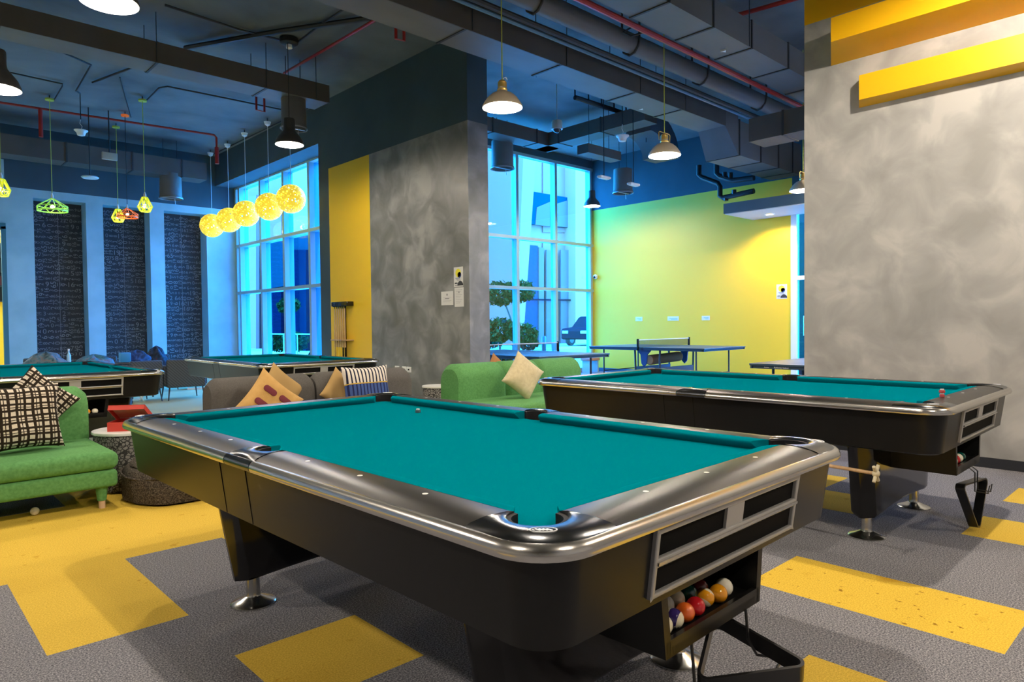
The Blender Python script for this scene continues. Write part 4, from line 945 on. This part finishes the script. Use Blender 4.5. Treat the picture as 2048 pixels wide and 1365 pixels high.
# ================================================================== TABLE TENNIS TABLES
ttop = mat('dark_blue_table_top', (.03, .07, .11), .35); tline = mat('white_line', (.7, .7, .7), .5); tsteel = mat('dark_steel_tube', (.05, .06, .07), .4, .5)
net_m = bpy.data.materials.new('black_net'); net_m.use_nodes = True; nt = net_m.node_tree; nb = nt.nodes['Principled BSDF']; nb.inputs['Base Color'].default_value = (.02, .02, .02, 1)
tr_ = N(net_m, 'ShaderNodeBsdfTransparent'); mxs = N(net_m, 'ShaderNodeMixShader'); mxs.inputs[0].default_value = .35
L(net_m, tr_.outputs[0], mxs.inputs[1]); L(net_m, nb.outputs[0], mxs.inputs[2]); L(net_m, mxs.outputs[0], nt.nodes['Material Output'].inputs[0])
def tt_table(label, loc, rz=0, net=True):
    t = thing('table_tennis_table', label, 'table tennis table', loc, rz)
    for sy in (-1, 1):
        o = MB().rbox((-.7625, .012 if sy > 0 else -1.37, .735), (.7625, 1.37 if sy > 0 else -.012, .76), .004).build('table_top', ttop, t)
        MB().box((-.7625, sy*1.37-.010-.01*sy, .7601), (.7625, sy*1.37+.010-.01*sy, .7606)).build('line', tline, o, smooth=False)
        MB().box((-.755, min(sy*.03, sy*1.36), .70), (-.735, max(sy*.03, sy*1.36), .735)).box((.735, min(sy*.03, sy*1.36), .70), (.755, max(sy*.03, sy*1.36), .735)).box((-.755, sy*1.33-.01, .70), (.755, sy*1.33+.01, .735)).build('apron', ttop, t, smooth=False)
        for sx in (-1, 1): MB().tube([(sx*.6, sy*1.1, .72), (sx*.6, sy*1.1, 0)], .016, 8).build('leg', tsteel, t)
        MB().tube([(-.6, sy*1.1, .25), (.6, sy*1.1, .25)], .012, 6).build('cross_bar', tsteel, t)
        for sx in (-1, 1): MB().tube([(sx*.6, sy*.30, .70), (sx*.6, sy*.28, .06)], .02, 8).build('leg', tsteel, t)
        MB().box((-.60, sy*.28-.02, .20), (.60, sy*.28+.02, .36)).build('side_panel', mat('blue_storage_panel', (.04, .16, .32), .5) if sy > 0 else mat('grey_storage_panel', (.12, .13, .17), .5), t, smooth=False)
    for sx in (-1, 1):
        MB().tube([(sx*.62, -.28, .27), (sx*.62, .28, .27)], .014, 6).build('frame_bar', tsteel, t)
        MB().lathe([(.0005, -.015), (.05, -.015), (.05, .015), (.0005, .015)], 14, (sx*.62, 0, .06)).build('castor', M['black_gloss'], t)
        MB().prism([(-.20, .0), (.20, .0), (.08, -.12), (.06, -.30), (0, -.36), (-.06, -.30), (-.08, -.12)], 0, .03).build('side_bracket', navy, t).matrix_local = Matrix.Translation((sx*.72, 0, .735)) @ Matrix(((0, 0, 1, 0), (1, 0, 0, 0), (0, 1, 0, 0), (0, 0, 0, 1)))
    if net:
        MB().box((-.90, -.003, .765), (.90, .003, .905)).build('net', net_m, t, smooth=False)
        MB().box((-.90, -.005, .90), (.90, .005, .915)).build('net_tape', tline, t, smooth=False)
        for sx in (-1, 1): MB().rbox((sx*.91-.015, -.02, .70), (sx*.91+.015, .02, .93), .004).build('net_post', M['black_gloss'], t)
    return t
tt_table('table tennis table with net standing along the yellow wall', (11.87, 8.02, 0))
tt_table('blue table tennis table in front of the tall window behind the green sofa', (8.05, 8.35, 0), math.radians(-4))
t = thing('rolled_mat', 'rolled brown mat stored across the frame under the netted table', 'rolled mat', (11.87, 8.02, .50))
MB().tube([(-.55, -.02, 0), (.55, .02, .03)], .10, 18).build('roll', mat('brown_cork', (.20, .10, .035), .8), t)
MB().tube([(-.56, -.02, 0), (-.55, -.02, 0)], .085, 18).build('roll_end', mat('pale_cork', (.45, .30, .14), .8), t)
t3 = tt_table('table tennis table partly hidden behind the right grey wall', (8.87, 3.14, 0), math.radians(90), False)
e = MB(); 
add_text(e, 'Active', .024, (.58, 1.3715, .72), (-1, 0, 0), (0, 0, 1), 0, .0004, 'LEFT'); add_text(e, 'Rollaway Indoor', .026, (.46, 1.3715, .72), (-1, 0, 0), (0, 0, 1), 0, .0004, 'LEFT'); o = e.build('brand_print', tline, t3, smooth=False)
t = thing('bench', 'low wooden bench outside the window beside the post', 'bench', tuple(PY(1183, 742, 11.2))[:2]+(0,))
MB().rbox((-.25, -.15, .30), (.16, .15, .37), .01).build('seat', mat('terracotta_wood', (.45, .18, .12), .6), t)
for sx in (-.2, .12): MB().box((sx-.02, -.12, 0), (sx+.02, .12, .30)).build('leg', M['alu'], t, smooth=False)
# ================================================================== LAMPS
cordy = mat('yellow_green_cord', (.45, .50, .06), .6); cordb = mat('black_cord', (.015, .015, .015), .6); cordw = mat('white_cord', (.6, .65, .65), .6)
bulbm = mat('lit_bulb', (1, .9, .75), .4, emit=(1, .88, .68), es=30)
shade_dark = mat('dark_grey_enamel', (.05, .048, .045), .4); shade_beige = mat('beige_enamel', (.42, .36, .26), .35, coat=.3)
inner_w = mat('white_enamel_inside', (.85, .83, .78), .5)
WARM = (1, .87, .71)
def lampshade(t, prof, m, thick=.004):
    n = 36; MB().lathe(prof, n).build('lamp_shade', m, t, angle=60)
    inner = [(max(.001, r-thick), z+.0005) for r, z in prof]
    MB().lathe(inner, n).build('shade_lining', inner_w, t, angle=60)
def bell_pendant(loc, label, power, r=.2, group='dark bell pendant lamps'):
    t = thing('pendant_lamp', label, 'pendant lamp', loc, 0, group); k = r/.2
    lampshade(t, [(.2*k, 0), (.197*k, .03*k), (.175*k, .09*k), (.13*k, .15*k), (.088*k, .20*k), (.082*k, .24*k), (.082*k, .36*k), (.075*k, .375*k), (.002, .38*k)], shade_dark)
    MB().sphere((0, 0, .10*k), .045*k, 14).build('bulb', bulbm, t)
    MB().tube([(0, 0, .37*k), (0, 0, ZC-loc[2]-.02)], .005, 6).build('cord', cordb, t)
    light('lamp_light', 'POINT', (0, 0, .035*k), power, WARM, .05, t)
    return t
def dome_pendant(loc, label, power, r=.2, handle=True, group='beige dome pendant lamps with brass necks'):
    t = thing('pendant_lamp', label, 'pendant lamp', loc, 0, group); k = r/.2
    lampshade(t, [(.2*k, 0), (.202*k, .01*k), (.185*k, .045*k), (.15*k, .095*k), (.105*k, .135*k), (.06*k, .155*k), (.048*k, .165*k), (.046*k, .20*k), (.002, .205*k)], shade_beige)
    MB().lathe([(.050*k, .165*k), (.052*k, .18*k), (.046*k, .19*k), (.046*k, .25*k), (.030*k, .27*k), (.001, .275*k)], 20, cap=True).build('brass_neck', M['brass'], t)
    if handle: MB().tube([(-.115*k, 0, .18*k), (-.12*k, 0, .27*k), (-.10*k, 0, .285*k), (.10*k, 0, .285*k), (.12*k, 0, .27*k), (.115*k, 0, .18*k)], .006*k, 6).build('handle', M['brass'], t)
    else: MB().tube([(0, 0, .27*k), (.02*k, 0, .30*k), (.05*k, 0, .315*k), (.07*k, 0, .29*k)], .005*k, 6).build('hook', M['white_plastic'], t)
    MB().sphere((0, 0, .075*k), .05*k, 14).build('bulb', bulbm, t)
    MB().tube([(0, 0, .27*k), (0, 0, ZC-loc[2]-.02)], .006, 6).build('cord', cordy, t)
    light('lamp_light', 'POINT', (0, 0, .03*k), power, WARM, .05, t)
    return t
PW = 95
bell_pendant(tuple(D(218, 6, 5.05)), 'dark bell pendant cut by the top frame edge at left', PW)
bell_pendant(tuple(D(-6, 178, 6.6)), 'dark bell pendant cut by the left frame edge, below the duct', PW)
bell_pendant(tuple(D(579, 290, 9.9)), 'dark bell pendant in front of the round duct diffuser near the globe lamps', PW)
bell_pendant(tuple(D(1184, 413, 15.2)), 'small distant dark bell pendant before the tall window', PW, .185)
dome_pendant(tuple(D(1005, 216, 6.8)), 'beige dome pendant lamp hanging right of the grey pillar', PW, .2, False)
dome_pendant(tuple(D(1329, 312, 8.5)), 'beige dome pendant with brass handle in front of the big duct', PW)
dome_pendant(tuple(D(1606, 382, 10.6)), 'beige dome pendant half hidden behind the right wall edge', PW)
# unseen lamps continuing the grid; the last two added to warm the yellow wall
for i, (x, y, z) in enumerate(((1.5, 1.7, 3.75), (5.2, .95, 4.15), (-2.2, 5.4, 3.7), (-2.0, 1.2, 3.7), (1.3, -1.9, 3.7), (5.0, -2.0, 3.9), (11.4, 3.5, 4.0), (9.2, 1.2, 4.0))):
    bell_pendant((x, y, z), 'dark bell pendant of the lamp grid above and behind the viewpoint', PW*(2.4 if i == 1 else 3.2 if i == 6 else 1.5))
# globe lamps
def globe_mat():
    m = bpy.data.materials.new('yellow_perforated_shade'); m.use_nodes = True; nt = m.node_tree; b = nt.nodes['Principled BSDF']
    b.inputs['Base Color'].default_value = (.85, .66, .03, 1); b.inputs['Roughness'].default_value = .5
    b.inputs['Emission Color'].default_value = (1, .70, .05, 1); b.inputs['Emission Strength'].default_value = .40
    co = coords(m); v = N(m, 'ShaderNodeTexVoronoi'); v.inputs['Scale'].default_value = 16; L(m, co, v.inputs['Vector'])
    v2 = N(m, 'ShaderNodeTexVoronoi'); v2.inputs['Scale'].default_value = 31; L(m, co, v2.inputs['Vector'])
    a = N(m, 'ShaderNodeMath', operation='LESS_THAN'); a.inputs[1].default_value = .30; L(m, v.outputs['Distance'], a.inputs[0])
    c = N(m, 'ShaderNodeMath', operation='LESS_THAN'); c.inputs[1].default_value = .22; L(m, v2.outputs['Distance'], c.inputs[0])
    mm = N(m, 'ShaderNodeMath', operation='MAXIMUM'); L(m, a.outputs[0], mm.inputs[0]); L(m, c.outputs[0], mm.inputs[1])
    tp = N(m, 'ShaderNodeBsdfTransparent'); mx = N(m, 'ShaderNodeMixShader'); L(m, mm.outputs[0], mx.inputs[0]); L(m, b.outputs[0], mx.inputs[1]); L(m, tp.outputs[0], mx.inputs[2])
    L(m, mx.outputs[0], nt.nodes['Material Output'].inputs[0]); return m
GM = globe_mat()
gl = [(421, 451, 421, 312), (455, 440, 455, 295), (491, 427, 489, 273), (538, 413, 535, 251), (582, 398, 580, 226)]
names = ['leftmost and farthest', 'second from the left', 'middle', 'second from the right', 'rightmost and nearest']
for i, (a, b_, c, d_) in enumerate(gl):
    P = G(c, d_, 5.3); P.x = 6.0 if i == 4 else P.x
    if i == 4: P = PX(582, 398, 6.0)
    dep = (P-EYE).dot(fw); Q = D(a, b_, dep)
    t = thing('globe_lamp', names[i]+' of the five yellow perforated globe lamps by the window', 'pendant lamp', (P.x, P.y, Q.z), 0, 'yellow perforated globe lamps')
    MB().sphere((0, 0, 0), .275, 32).build('perforated_globe', GM, t, angle=180)
    MB().sphere((0, 0, 0), .05, 12).build('bulb', bulbm, t)
    MB().tube([(0, 0, .27), (0, 0, 5.3-Q.z)], .006, 6).build('cord', cordw, t)
    MB().lathe([(.002, 0), (.05, .03), (.07, .09), (.001, .09)], 16, (0, 0, 5.28-Q.z)).build('canopy', M['white_plastic'], t)
    MB().tube([(0, 0, 5.36-Q.z), (0, 0, ZC-Q.z-.01)], .012, 6).build('stem', M['black_pipe'], t)
    light('lamp_light', 'POINT', (0, 0, 0), 5, (1, .75, .3), .06, t)
# wire-frame pendants
def wire_pendant(loc, col, label, kind, top, s=1.0, es=.22):
    t = thing('wire_pendant', label, 'pendant lamp', loc); m = mat(label[:14].replace(' ', '_')+'_wire', col, .4, emit=col, es=es)
    w = MB(); n = 8 if kind == 'wide' else 6
    if kind == 'wide': lv = [(.02, .22), (.24, .08), (.235, 0)]
    else: lv = [(.045, .22), (.12, .06), (.08, -.02)]
    lv = [(r*s, z*s) for r, z in lv]
    P = [[(r*math.cos(2*PI*(k+.5*j)/n), r*math.sin(2*PI*(k+.5*j)/n), z) for k in range(n)] for j, (r, z) in enumerate(lv)]
    rr = .007*s if kind == 'wide' else .009*s
    for j in range(3):
        for k in range(n):
            if j or kind != 'wide': w.tube([P[j][k], P[j][(k+1) % n]], rr, 5)
            if j < 2:
                w.tube([P[j][k], P[j+1][k]], rr, 5)
                if kind != 'wide' or j: w.tube([P[j][k], P[j+1][(k-1) % n]], rr, 5)
    w.build('wire_frame', m, t)
    if kind == 'wide': MB().lathe([(.235*s, -.012), (.240*s, -.012), (.240*s, .012), (.235*s, .012)], 24).build('rim_band', m, t); 
    MB().sphere((0, 0, .07*s), .035*s, 12).build('bulb', mat(label[:10]+'bulb', (1, .9, .75), .4, emit=(1, .8, .55), es=6), t)
    MB().lathe([(.02*s, .20*s), (.022*s, .27*s), (.006, .32*s)], 12, cap=True).build('socket', M['white_plastic'], t)
    MB().tube([(0, 0, .30*s), (0, 0, top-loc[2])], .006, 6).build('cord', cordy if col[0] < .7 or col[1] > .5 else cordb, t)
    MB().lathe([(.001, 0), (.07, 0), (.07, .03), (.001, .03)], 16, (0, 0, top-loc[2])).build('canopy', cordy if col[1] > .3 else m, t)
    MB().tube([(0, 0, top-loc[2]+.03), (0, 0, ZC-loc[2]-.01)], .01, 6).build('stem', M['black_pipe'], t)
    light('lamp_light', 'POINT', (0, 0, .05), 5, (1, .8, .5), .03, t)
def under(cx_, cy_, bx_, by_, z=5.35):
    P = G(cx_, cy_, z); d = (P-EYE).dot(fw); Q = D(bx_, by_, d); return (P.x, P.y, Q.z)
wire_pendant(under(99, 201, 102, 421), (.35, .75, .10), 'wide green wire-frame pendant in front of the left wallpaper strip', 'wide', 5.35, 1.0)
wire_pendant(under(285, 203, 288, 420), (.75, .80, .03), 'small yellow wire-frame pendant, the higher right one of the pair', 'small', 5.35, 1.05, .3)
wire_pendant(under(232, 256, 234, 441), (.75, .80, .03), 'small yellow wire-frame pendant partly before the orange one', 'small', 5.35, 1.05, .3)
wire_pendant(under(250, 233, 257, 434), (.85, .16, .02), 'orange wire-frame pendant beside the small yellow one', 'wide', 5.35, .78, .2)
wire_pendant(under(-4, 150, -3, 388), (.75, .80, .03), 'small yellow wire-frame pendant cut by the left frame edge', 'small', 5.35, 1.1, .3)
# ceiling-hung detectors, cameras, emergency lights
def hang(px, py, d, label, name, cat, parts, top=None):
    P = D(px, py, d); t = thing(name, label, cat, tuple(P)); parts(t, (top or ZC)-P.z); return t
def p_dome(t, h):
    MB().lathe([(.03, -.09), (.06, -.08), (.075, -.03), (.11, 0), (.11, .012), (.001, .02)], 20, cap=True).build('detector_body', M['white_plastic'], t)
    MB().tube([(0, 0, .02), (.02, 0, .08), (-.015, 0, .13), (0, 0, .2)], .006, 5).build('chain', M['white_plastic'], t)
    MB().tube([(0, 0, .2), (0, 0, h-.002)], .008, 6).build('rod', M['black_pipe'], t)
def p_disc(t, h):
    MB().lathe([(.001, -.02), (.13, -.02), (.15, 0), (.13, .02), (.03, .03), (.001, .05)], 24, cap=True).build('disc_head', mat('pale_blue_disc', (.45, .62, .70), .4), t)
    MB().tube([(0, 0, .04), (0, 0, h-.002)], .010, 6).build('rod', M['black_pipe'], t)
def p_box(t, h):
    MB().rbox((-.13, -.03, -.07), (.13, .03, .07), .008).build('sign_box', mat('cream_exit_box', (.50, .48, .38), .5), t)
    MB().tube([(0, 0, .06), (0, 0, h-.002)], .012, 6).build('rod', M['black_pipe'], t)
def p_flat(t, h):
    MB().rbox((-.13, -.05, -.02), (.13, .05, .02), .018).build('light_body', M['white_plastic'], t)
    MB().rbox((-.10, -.03, -.028), (.10, .03, -.02), .003).build('lens', mat('frosted_lens', (.7, .8, .85), .3), t)
    MB().tube([(0, 0, .02), (0, 0, h-.002)], .008, 6).build('rod', M['black_pipe'], t)
def p_cam(t, h):
    MB().lathe([(.001, .10), (.085, .09), (.095, .06), (.095, -.03), (.10, -.04), (.10, -.06), (.075, -.06)], 24).build('housing', mat('cream_camera_housing', (.55, .50, .40), .4), t)
    MB().sphere((0, 0, -.05), .075, 18).build('dome', mat('smoked_dome', (.03, .03, .04), .08), t)
    MB().tube([(0, 0, .09), (0, 0, h-.002)], .012, 8).build('pole', M['alu'], t)
hang(162, 262, 12.2, 'white dome detector hanging from a chain left of centre ceiling', 'detector', 'detector', p_dome)
hang(180, 355, 13.0, 'pale blue flat disc sensor on a long black rod before the left wall', 'disc_sensor', 'sensor', p_disc)
hang(219, 313, 13.2, 'small cream exit sign box on a long rod near the left wall', 'exit_sign_box', 'exit sign', p_box)
hang(1114, 252, 12.0, 'cream dome security camera hanging on a white pole right of the pillar', 'security_camera', 'camera', p_cam)
hang(1245, 273, 11.5, 'white dome detector on a chain beside the curved duct elbow', 'detector', 'detector', p_dome)
hang(1208, 355, 11.0, 'white emergency light on a long dark rod before the blue wall band', 'emergency_light', 'light', p_flat)
hang(1267, 369, 11.5, 'flat white emergency light lower right of the other one', 'emergency_light', 'light', p_flat)
t = thing('cable_tray', 'dark clutter of cables and brackets beneath the ceiling above the elbow duct', 'cable tray', (0, 0, 0))
A, B = G(1150, 195, 5.3), G(1252, 228, 5.3)
MB().tube([A, B], .045, 8).build('tray', M['black_pipe'], t)
for k in range(5):
    q = A.lerp(B, k/4); MB().tube([(q.x, q.y, 5.3), (q.x, q.y, ZC-.005)], .015, 5).build('bracket', M['black_pipe'], t)
MB().tube([tuple(G(1262, 55, 5.0)), tuple(G(1245, 65, 4.9)), tuple(G(1262, 72, 4.85)), tuple(G(1300, 62, 4.95))], .012, 6).build('loose_cable', M['black_pipe'], t)

# ================================================================== OUTSIDE
struct(MB().box((-20, YW+.3, -.12), (90, 120, -.06)).build('ground', mat('pale_paving', (.30, .29, .27), .8), smooth=False))
struct(MB().box((7.05, 11.8, -.12), (90, 120, -.05)).build('ground', mat('pale_paving_outside', (.60, .42, .36), .9, 0, 0), smooth=False))
white = mat('white_render', (.68, .165, .12), .9, 0, 0); bglass = mat('blue_building_glass', (.0, .040, .07), .9, 0, 0); bglass2 = mat('pale_blue_reflections', (.30, .10, .09), .9, 0, 0); pink = mat('pinkish_cladding', (.62, .11, .08), .9, 0, 0); dkb = mat('deep_blue_glazing', (.0, .005, .016), .9, 0, 0); bslab = mat('pale_blue_cladding', (.60, .14, .108), .9, 0, 0)
def facade(pts, y, dpt, m, parent, name, f=PY):
    P = [f(a, b, y) for a, b in pts]
    if f is PY: R = [[tuple(p) for p in P], [(p.x, p.y+dpt, p.z) for p in P]]
    else: R = [[tuple(p) for p in P], [(p.x+dpt, p.y, p.z) for p in P]]
    return MB().loft(R).build(name, m, parent, smooth=False)
b1 = thing('building', 'white building with blue windows seen through the tall right window', 'building', (0, 0, 0))
facade([(1030, 720), (1030, -60), (1162, -60), (1162, 720)], 30, 3, white, b1, 'wall')
facade([(1086, 465), (1086, 195), (1150, 195), (1150, 465)], 29.9, .1, bslab, b1, 'cladding_panel')
facade([(1086, 482), (1082, 705), (1150, 705), (1150, 488)], 29.9, .1, bslab, b1, 'cladding_panel')
facade([(1064, 383), (1056, 448), (1150, 457), (1150, 398)], 29.7, .2, bglass, b1, 'window')
facade([(1074, 415), (1071, 450), (1100, 453), (1100, 404)], 29.65, .1, bglass2, b1, 'window_reflection')
facade([(1112, 408), (1112, 453), (1146, 456), (1146, 398)], 29.65, .1, bglass2, b1, 'window_reflection')
facade([(1052, 490), (1040, 705), (1076, 705), (1076, 492)], 29.7, .2, bglass, b1, 'window')
facade([(1078, 495), (1078, 705), (1088, 705), (1088, 496)], 29.6, .1, bglass2, b1, 'window')
facade([(1093, 500), (1093, 705), (1108, 705), (1108, 501)], 29.6, .1, bglass2, b1, 'window')
facade([(1122, 500), (1122, 705), (1145, 705), (1145, 501)], 29.6, .1, bglass2, b1, 'window')
facade([(1052, 598), (1052, 601), (1152, 602), (1152, 599)], 29.4, .1, dkb, b1, 'glazing_bar')
sl = MB(); A, B, C2, D2 = PY(1072, 150, 29), PY(1066, 150, 29), PY(1040, 720, 29), PY(1034, 720, 29)
facade([(1062, -60), (1098, -60), (1044, 720), (1030, 720)], 29.2, .4, white, b1, 'slanted_pier')
facade([(1151, -60), (1186, -60), (1186, 745), (1151, 745)], 29, 2.2, mat('bright_white_column', (.92, .24, .14), .9, 0, 0), b1, 'column')
b2 = thing('building', 'tall pale tower filling the left pane of the right window', 'building', (0, 0, 0))
facade([(940, 735), (940, -80), (1060, -80), (1034, 735)], 36, 4, bslab, b2, 'wall')
def at_ground(px, y): p = PY(px, 700, y); return (p.x, p.y, -.05)
leafm = noisy('tree_leaves', [(.3, (.004, .012, .003)), (.7, (.025, .05, .014))], 9, .9, 3, spec=0)
def tree(x, y, balls, label, name='tree', kind='leaves', trunk=None):
    t = thing(name, label, 'tree' if name == 'tree' else 'shrub', (x, y, -.05)); rnd = random.Random(int(x*100)); lf = MB()
    for (dx, dy, z, r, n) in balls:
        for _ in range(n):
            a, b_ = rnd.random()*2*PI, math.acos(2*rnd.random()-1); rr = r*(.55+.45*rnd.random())
            c = Vector((dx+rr*math.sin(b_)*math.cos(a), dy+rr*math.sin(b_)*math.sin(a), z+rr*.7*math.cos(b_))); s = .05+.06*rnd.random()
            u = Vector((rnd.uniform(-1, 1), rnd.uniform(-1, 1), rnd.uniform(-1, 1))).normalized(); v = u.orthogonal().normalized(); u2 = u.cross(v)
            lf.add([c-v*s, c+u2*s*.5, c+v*s, c-u2*s*.5], [(0, 1, 2, 3)])
    o = lf.build('foliage', leafm, t, smooth=False)
    tk = MB()
    if trunk:
        for pts in trunk: tk.tube(pts, .05, 7, r2=.025)
    else: tk.tube([(0, 0, 0), (0, 0, balls[0][2])], .03, 6)
    tk.build('trunk', mat('bark', (.06, .05, .04), .9), t); return t
x, y, z = at_ground(1026, 17.5)
tree(x, y, [(-.55, 0, 2.35, .62, 900), (.35, 0, 2.45, .60, 900)], 'clipped tree with cloud-shaped crown outside the tall right window', trunk=[[(0, 0, 0), (.05, 0, .9), (-.1, 0, 1.5), (-.5, 0, 2.3)], [(.05, 0, .9), (.15, 0, 1.6), (.35, 0, 2.4)]])
x, y, z = at_ground(1000, 16.8); tree(x, y, [(0, 0, 1.1, .62, 900), (-.5, 0, .8, .5, 500)], 'large green shrub left of the clipped tree outside', 'shrub')
x, y, z = at_ground(1046, 17.0); tree(x, y, [(0, 0, .95, .55, 800), (.3, 0, .6, .35, 300)], 'green shrub at the foot of the clipped tree outside', 'shrub')
x, y, z = at_ground(1015, 15.5); tree(x, y, [(k*.3-.6, 0, .25, .22, 160) for k in range(6)], 'low pale hedge outside along the tall right window', 'hedge')
for px, lb in ((1088, 'black bollard on the paving outside the right window'),):
    x, y, z = at_ground(px, 19); t = thing('bollard', lb, 'bollard', (x, y, -.06)); MB().lathe([(.09, 0), (.09, .75), (.07, .80), (.001, .81)], 16, cap=True).build('post', M['skirting'], t); MB().lathe([(.11, 0), (.11, .03), (.09, .04)], 16).build('base', M['skirting'], t)
x, y, z = at_ground(1135, 21.5); o = MB().box((x-1.6, y-1, -.05), (x+1.8, y+1, .10)).build('traffic_island', mat('white_kerb_paint', (.8, .78, .72), .7), smooth=False); tag(o, 'white raised kerb island outside the right window', 'kerb')
# car
def car(loc, rz, label):
    t = thing('car', label, 'car', loc, rz); body = mat('blue_car_paint', (.0, .012, .022), .9, 0, 0); wn = mat('car_glass', (.0, .002, .004), .9, 0, 0)
    sec = [(-2.2, .45), (-2.22, .85), (-2.1, 1.0), (-1.1, 1.08), (-.55, 1.62), (-.3, 1.70), (1.7, 1.72), (2.05, 1.60), (2.2, 1.05), (2.22, .5), (2.0, .38), (-2.0, .38)]
    MB().loft([[(x, -.88 + (.10 if z > 1.2 else 0), z) for x, z in sec], [(x, .88-(.10 if z > 1.2 else 0), z) for x, z in sec]]).build('body', body, t, angle=30)
    for s in (-1, 1):
        MB().prism([(-.95, 1.12), (-.48, 1.58), (.45, 1.62), (.45, 1.12)], 0, .02).build('side_window', wn, t, smooth=False).matrix_local = Matrix(((1, 0, 0, 0), (0, 0, s, s*.80), (0, 1, 0, 0), (0, 0, 0, 1)))
        MB().prism([(.55, 1.12), (.55, 1.62), (1.6, 1.62), (1.85, 1.12)], 0, .02).build('side_window', wn, t, smooth=False).matrix_local = Matrix(((1, 0, 0, 0), (0, 0, s, s*.80), (0, 1, 0, 0), (0, 0, 0, 1)))
        for x in (-1.4, 1.4):
            w = MB().lathe([(.001, -.11), (.36, -.11), (.38, -.08), (.38, .08), (.36, .11), (.001, .11)], 24).build('wheel', M['black_pipe'], t); w.location = (x, s*.80, .38); w.rotation_euler = (PI/2, 0, 0)
            h = MB().lathe([(.001, -.12), (.20, -.12), (.24, -.105), (.24, .105), (.20, .12), (.001, .12)], 16).build('hub_cap', M['alu_frame'], w)
        MB().rbox((-2.24, s*.62-.2, .72), (-2.16, s*.62+.2, .88), .02).build('headlamp', M['white_plastic'], t)
    return t
p = PY(1165, 705, 25.5); car((p.x+1.6, 25.9, -.06), math.radians(8), 'blue off-road car parked outside at the right of the window')
# second outside view, through the long window on the left
b3 = thing('building', 'office building with white and pink cladding outside the left window', 'building', (0, 0, 0)); XO = 17
facade([(440, 735), (440, 0), (700, 0), (700, 735)], XO, 2, bslab, b3, 'wall', PX)
facade([(527, 395), (527, 488), (562, 470), (562, 380)], XO-.3, .2, pink, b3, 'cladding_panel', PX)
facade([(574, 350), (574, 470), (640, 455), (640, 310)], XO-.3, .2, white, b3, 'cladding_panel', PX)
facade([(624, 330), (624, 455), (640, 455), (640, 320)], XO-.4, .1, pink, b3, 'cladding_panel', PX)
facade([(525, 478), (525, 580), (642, 560), (642, 462)], XO-.3, .2, mat('mid_blue_glazing', (.004, .024, .036), .9, 0, 0), b3, 'window', PX)
facade([(527, 585), (527, 728), (562, 728), (562, 583)], XO-.5, .2, dkb, b3, 'window', PX)
facade([(570, 500), (570, 728), (612, 728), (612, 500)], XO-.45, .2, dkb, b3, 'window', PX)
facade([(622, 590), (622, 728), (644, 728), (644, 588)], XO-.5, .2, bglass, b3, 'window', PX)
facade([(475, 400), (475, 728), (512, 728), (512, 390)], XO-.5, .2, bslab, b3, 'column', PX)
p = PX(578, 690, 11.0); tree(p.x, p.y, [(0, 0, 2.05, .42, 600), (.1, -.3, .75, .50, 600), (-.1, .5, .7, .45, 500)], 'small tree with white trunk outside the left window', trunk=[[(0, 0, 0), (0, 0, 2.0)]])
p = PX(637, 700, 10.0); tree(p.x, p.y, [(0, 0, .45, .30, 300)], 'small pale shrub at the right end of the left window', 'shrub')
t = thing('fence', 'thin metal railing outside the left window', 'fence', (10.2, 19, -.06))
MB().tube([(0, -3, 1.05), (0, 4, 1.05)], .02, 6).build('rail', M['alu'], t)
for k in range(8): MB().tube([(0, -3+k, 0), (0, -3+k, 1.05)], .018, 6).build('post', M['alu'], t)
# ================================================================== DAYLIGHT
w = bpy.data.worlds.new('sky'); bpy.context.scene.world = w; w.use_nodes = True; nt = w.node_tree
bg = nt.nodes['Background']; tc = nt.nodes.new('ShaderNodeTexCoord'); sp = nt.nodes.new('ShaderNodeSeparateXYZ'); rp = nt.nodes.new('ShaderNodeValToRGB')
nt.links.new(tc.outputs['Generated'], sp.inputs[0]); nt.links.new(sp.outputs[2], rp.inputs[0]); nt.links.new(rp.outputs[0], bg.inputs[0])
rp.color_ramp.elements[0].position = 0; rp.color_ramp.elements[0].color = (1.0, 1.0, 1.0, 1); rp.color_ramp.elements[1].position = .6; rp.color_ramp.elements[1].color = (.62, .82, 1, 1)
bg.inputs[1].default_value = WORLD
sun = light('sun', 'SUN', (20, 30, 30), SUN, (1, .97, .92)); sun.data.angle = math.radians(3); sun.rotation_euler = Vector((-.1, .25, -.96)).to_track_quat('-Z', 'Y').to_euler()
def portal(loc, rot, sx, sy, name):
    l = bpy.data.lights.new(name, 'AREA'); l.shape = 'RECTANGLE'; l.size = sx; l.size_y = sy; l.cycles.is_portal = True
    o = bpy.data.objects.new(name, l); C.objects.link(o); o.location = loc; o.rotation_euler = rot
portal((10.25, YW+.35, 2.65), (-PI/2, 0, 0), 7.0, 5.2, 'window_portal')
portal((7.1, 14.6, 2.4), (0, PI/2, 0), 4.7, 5.2, 'window_portal')
vs = bpy.context.scene.view_settings
bpy.context.scene.display_settings.display_device = 'sRGB'
vs.view_transform = 'Standard'; vs.look = 'None'; vs.exposure = EXPO; vs.gamma = 1; vs.use_curve_mapping = False
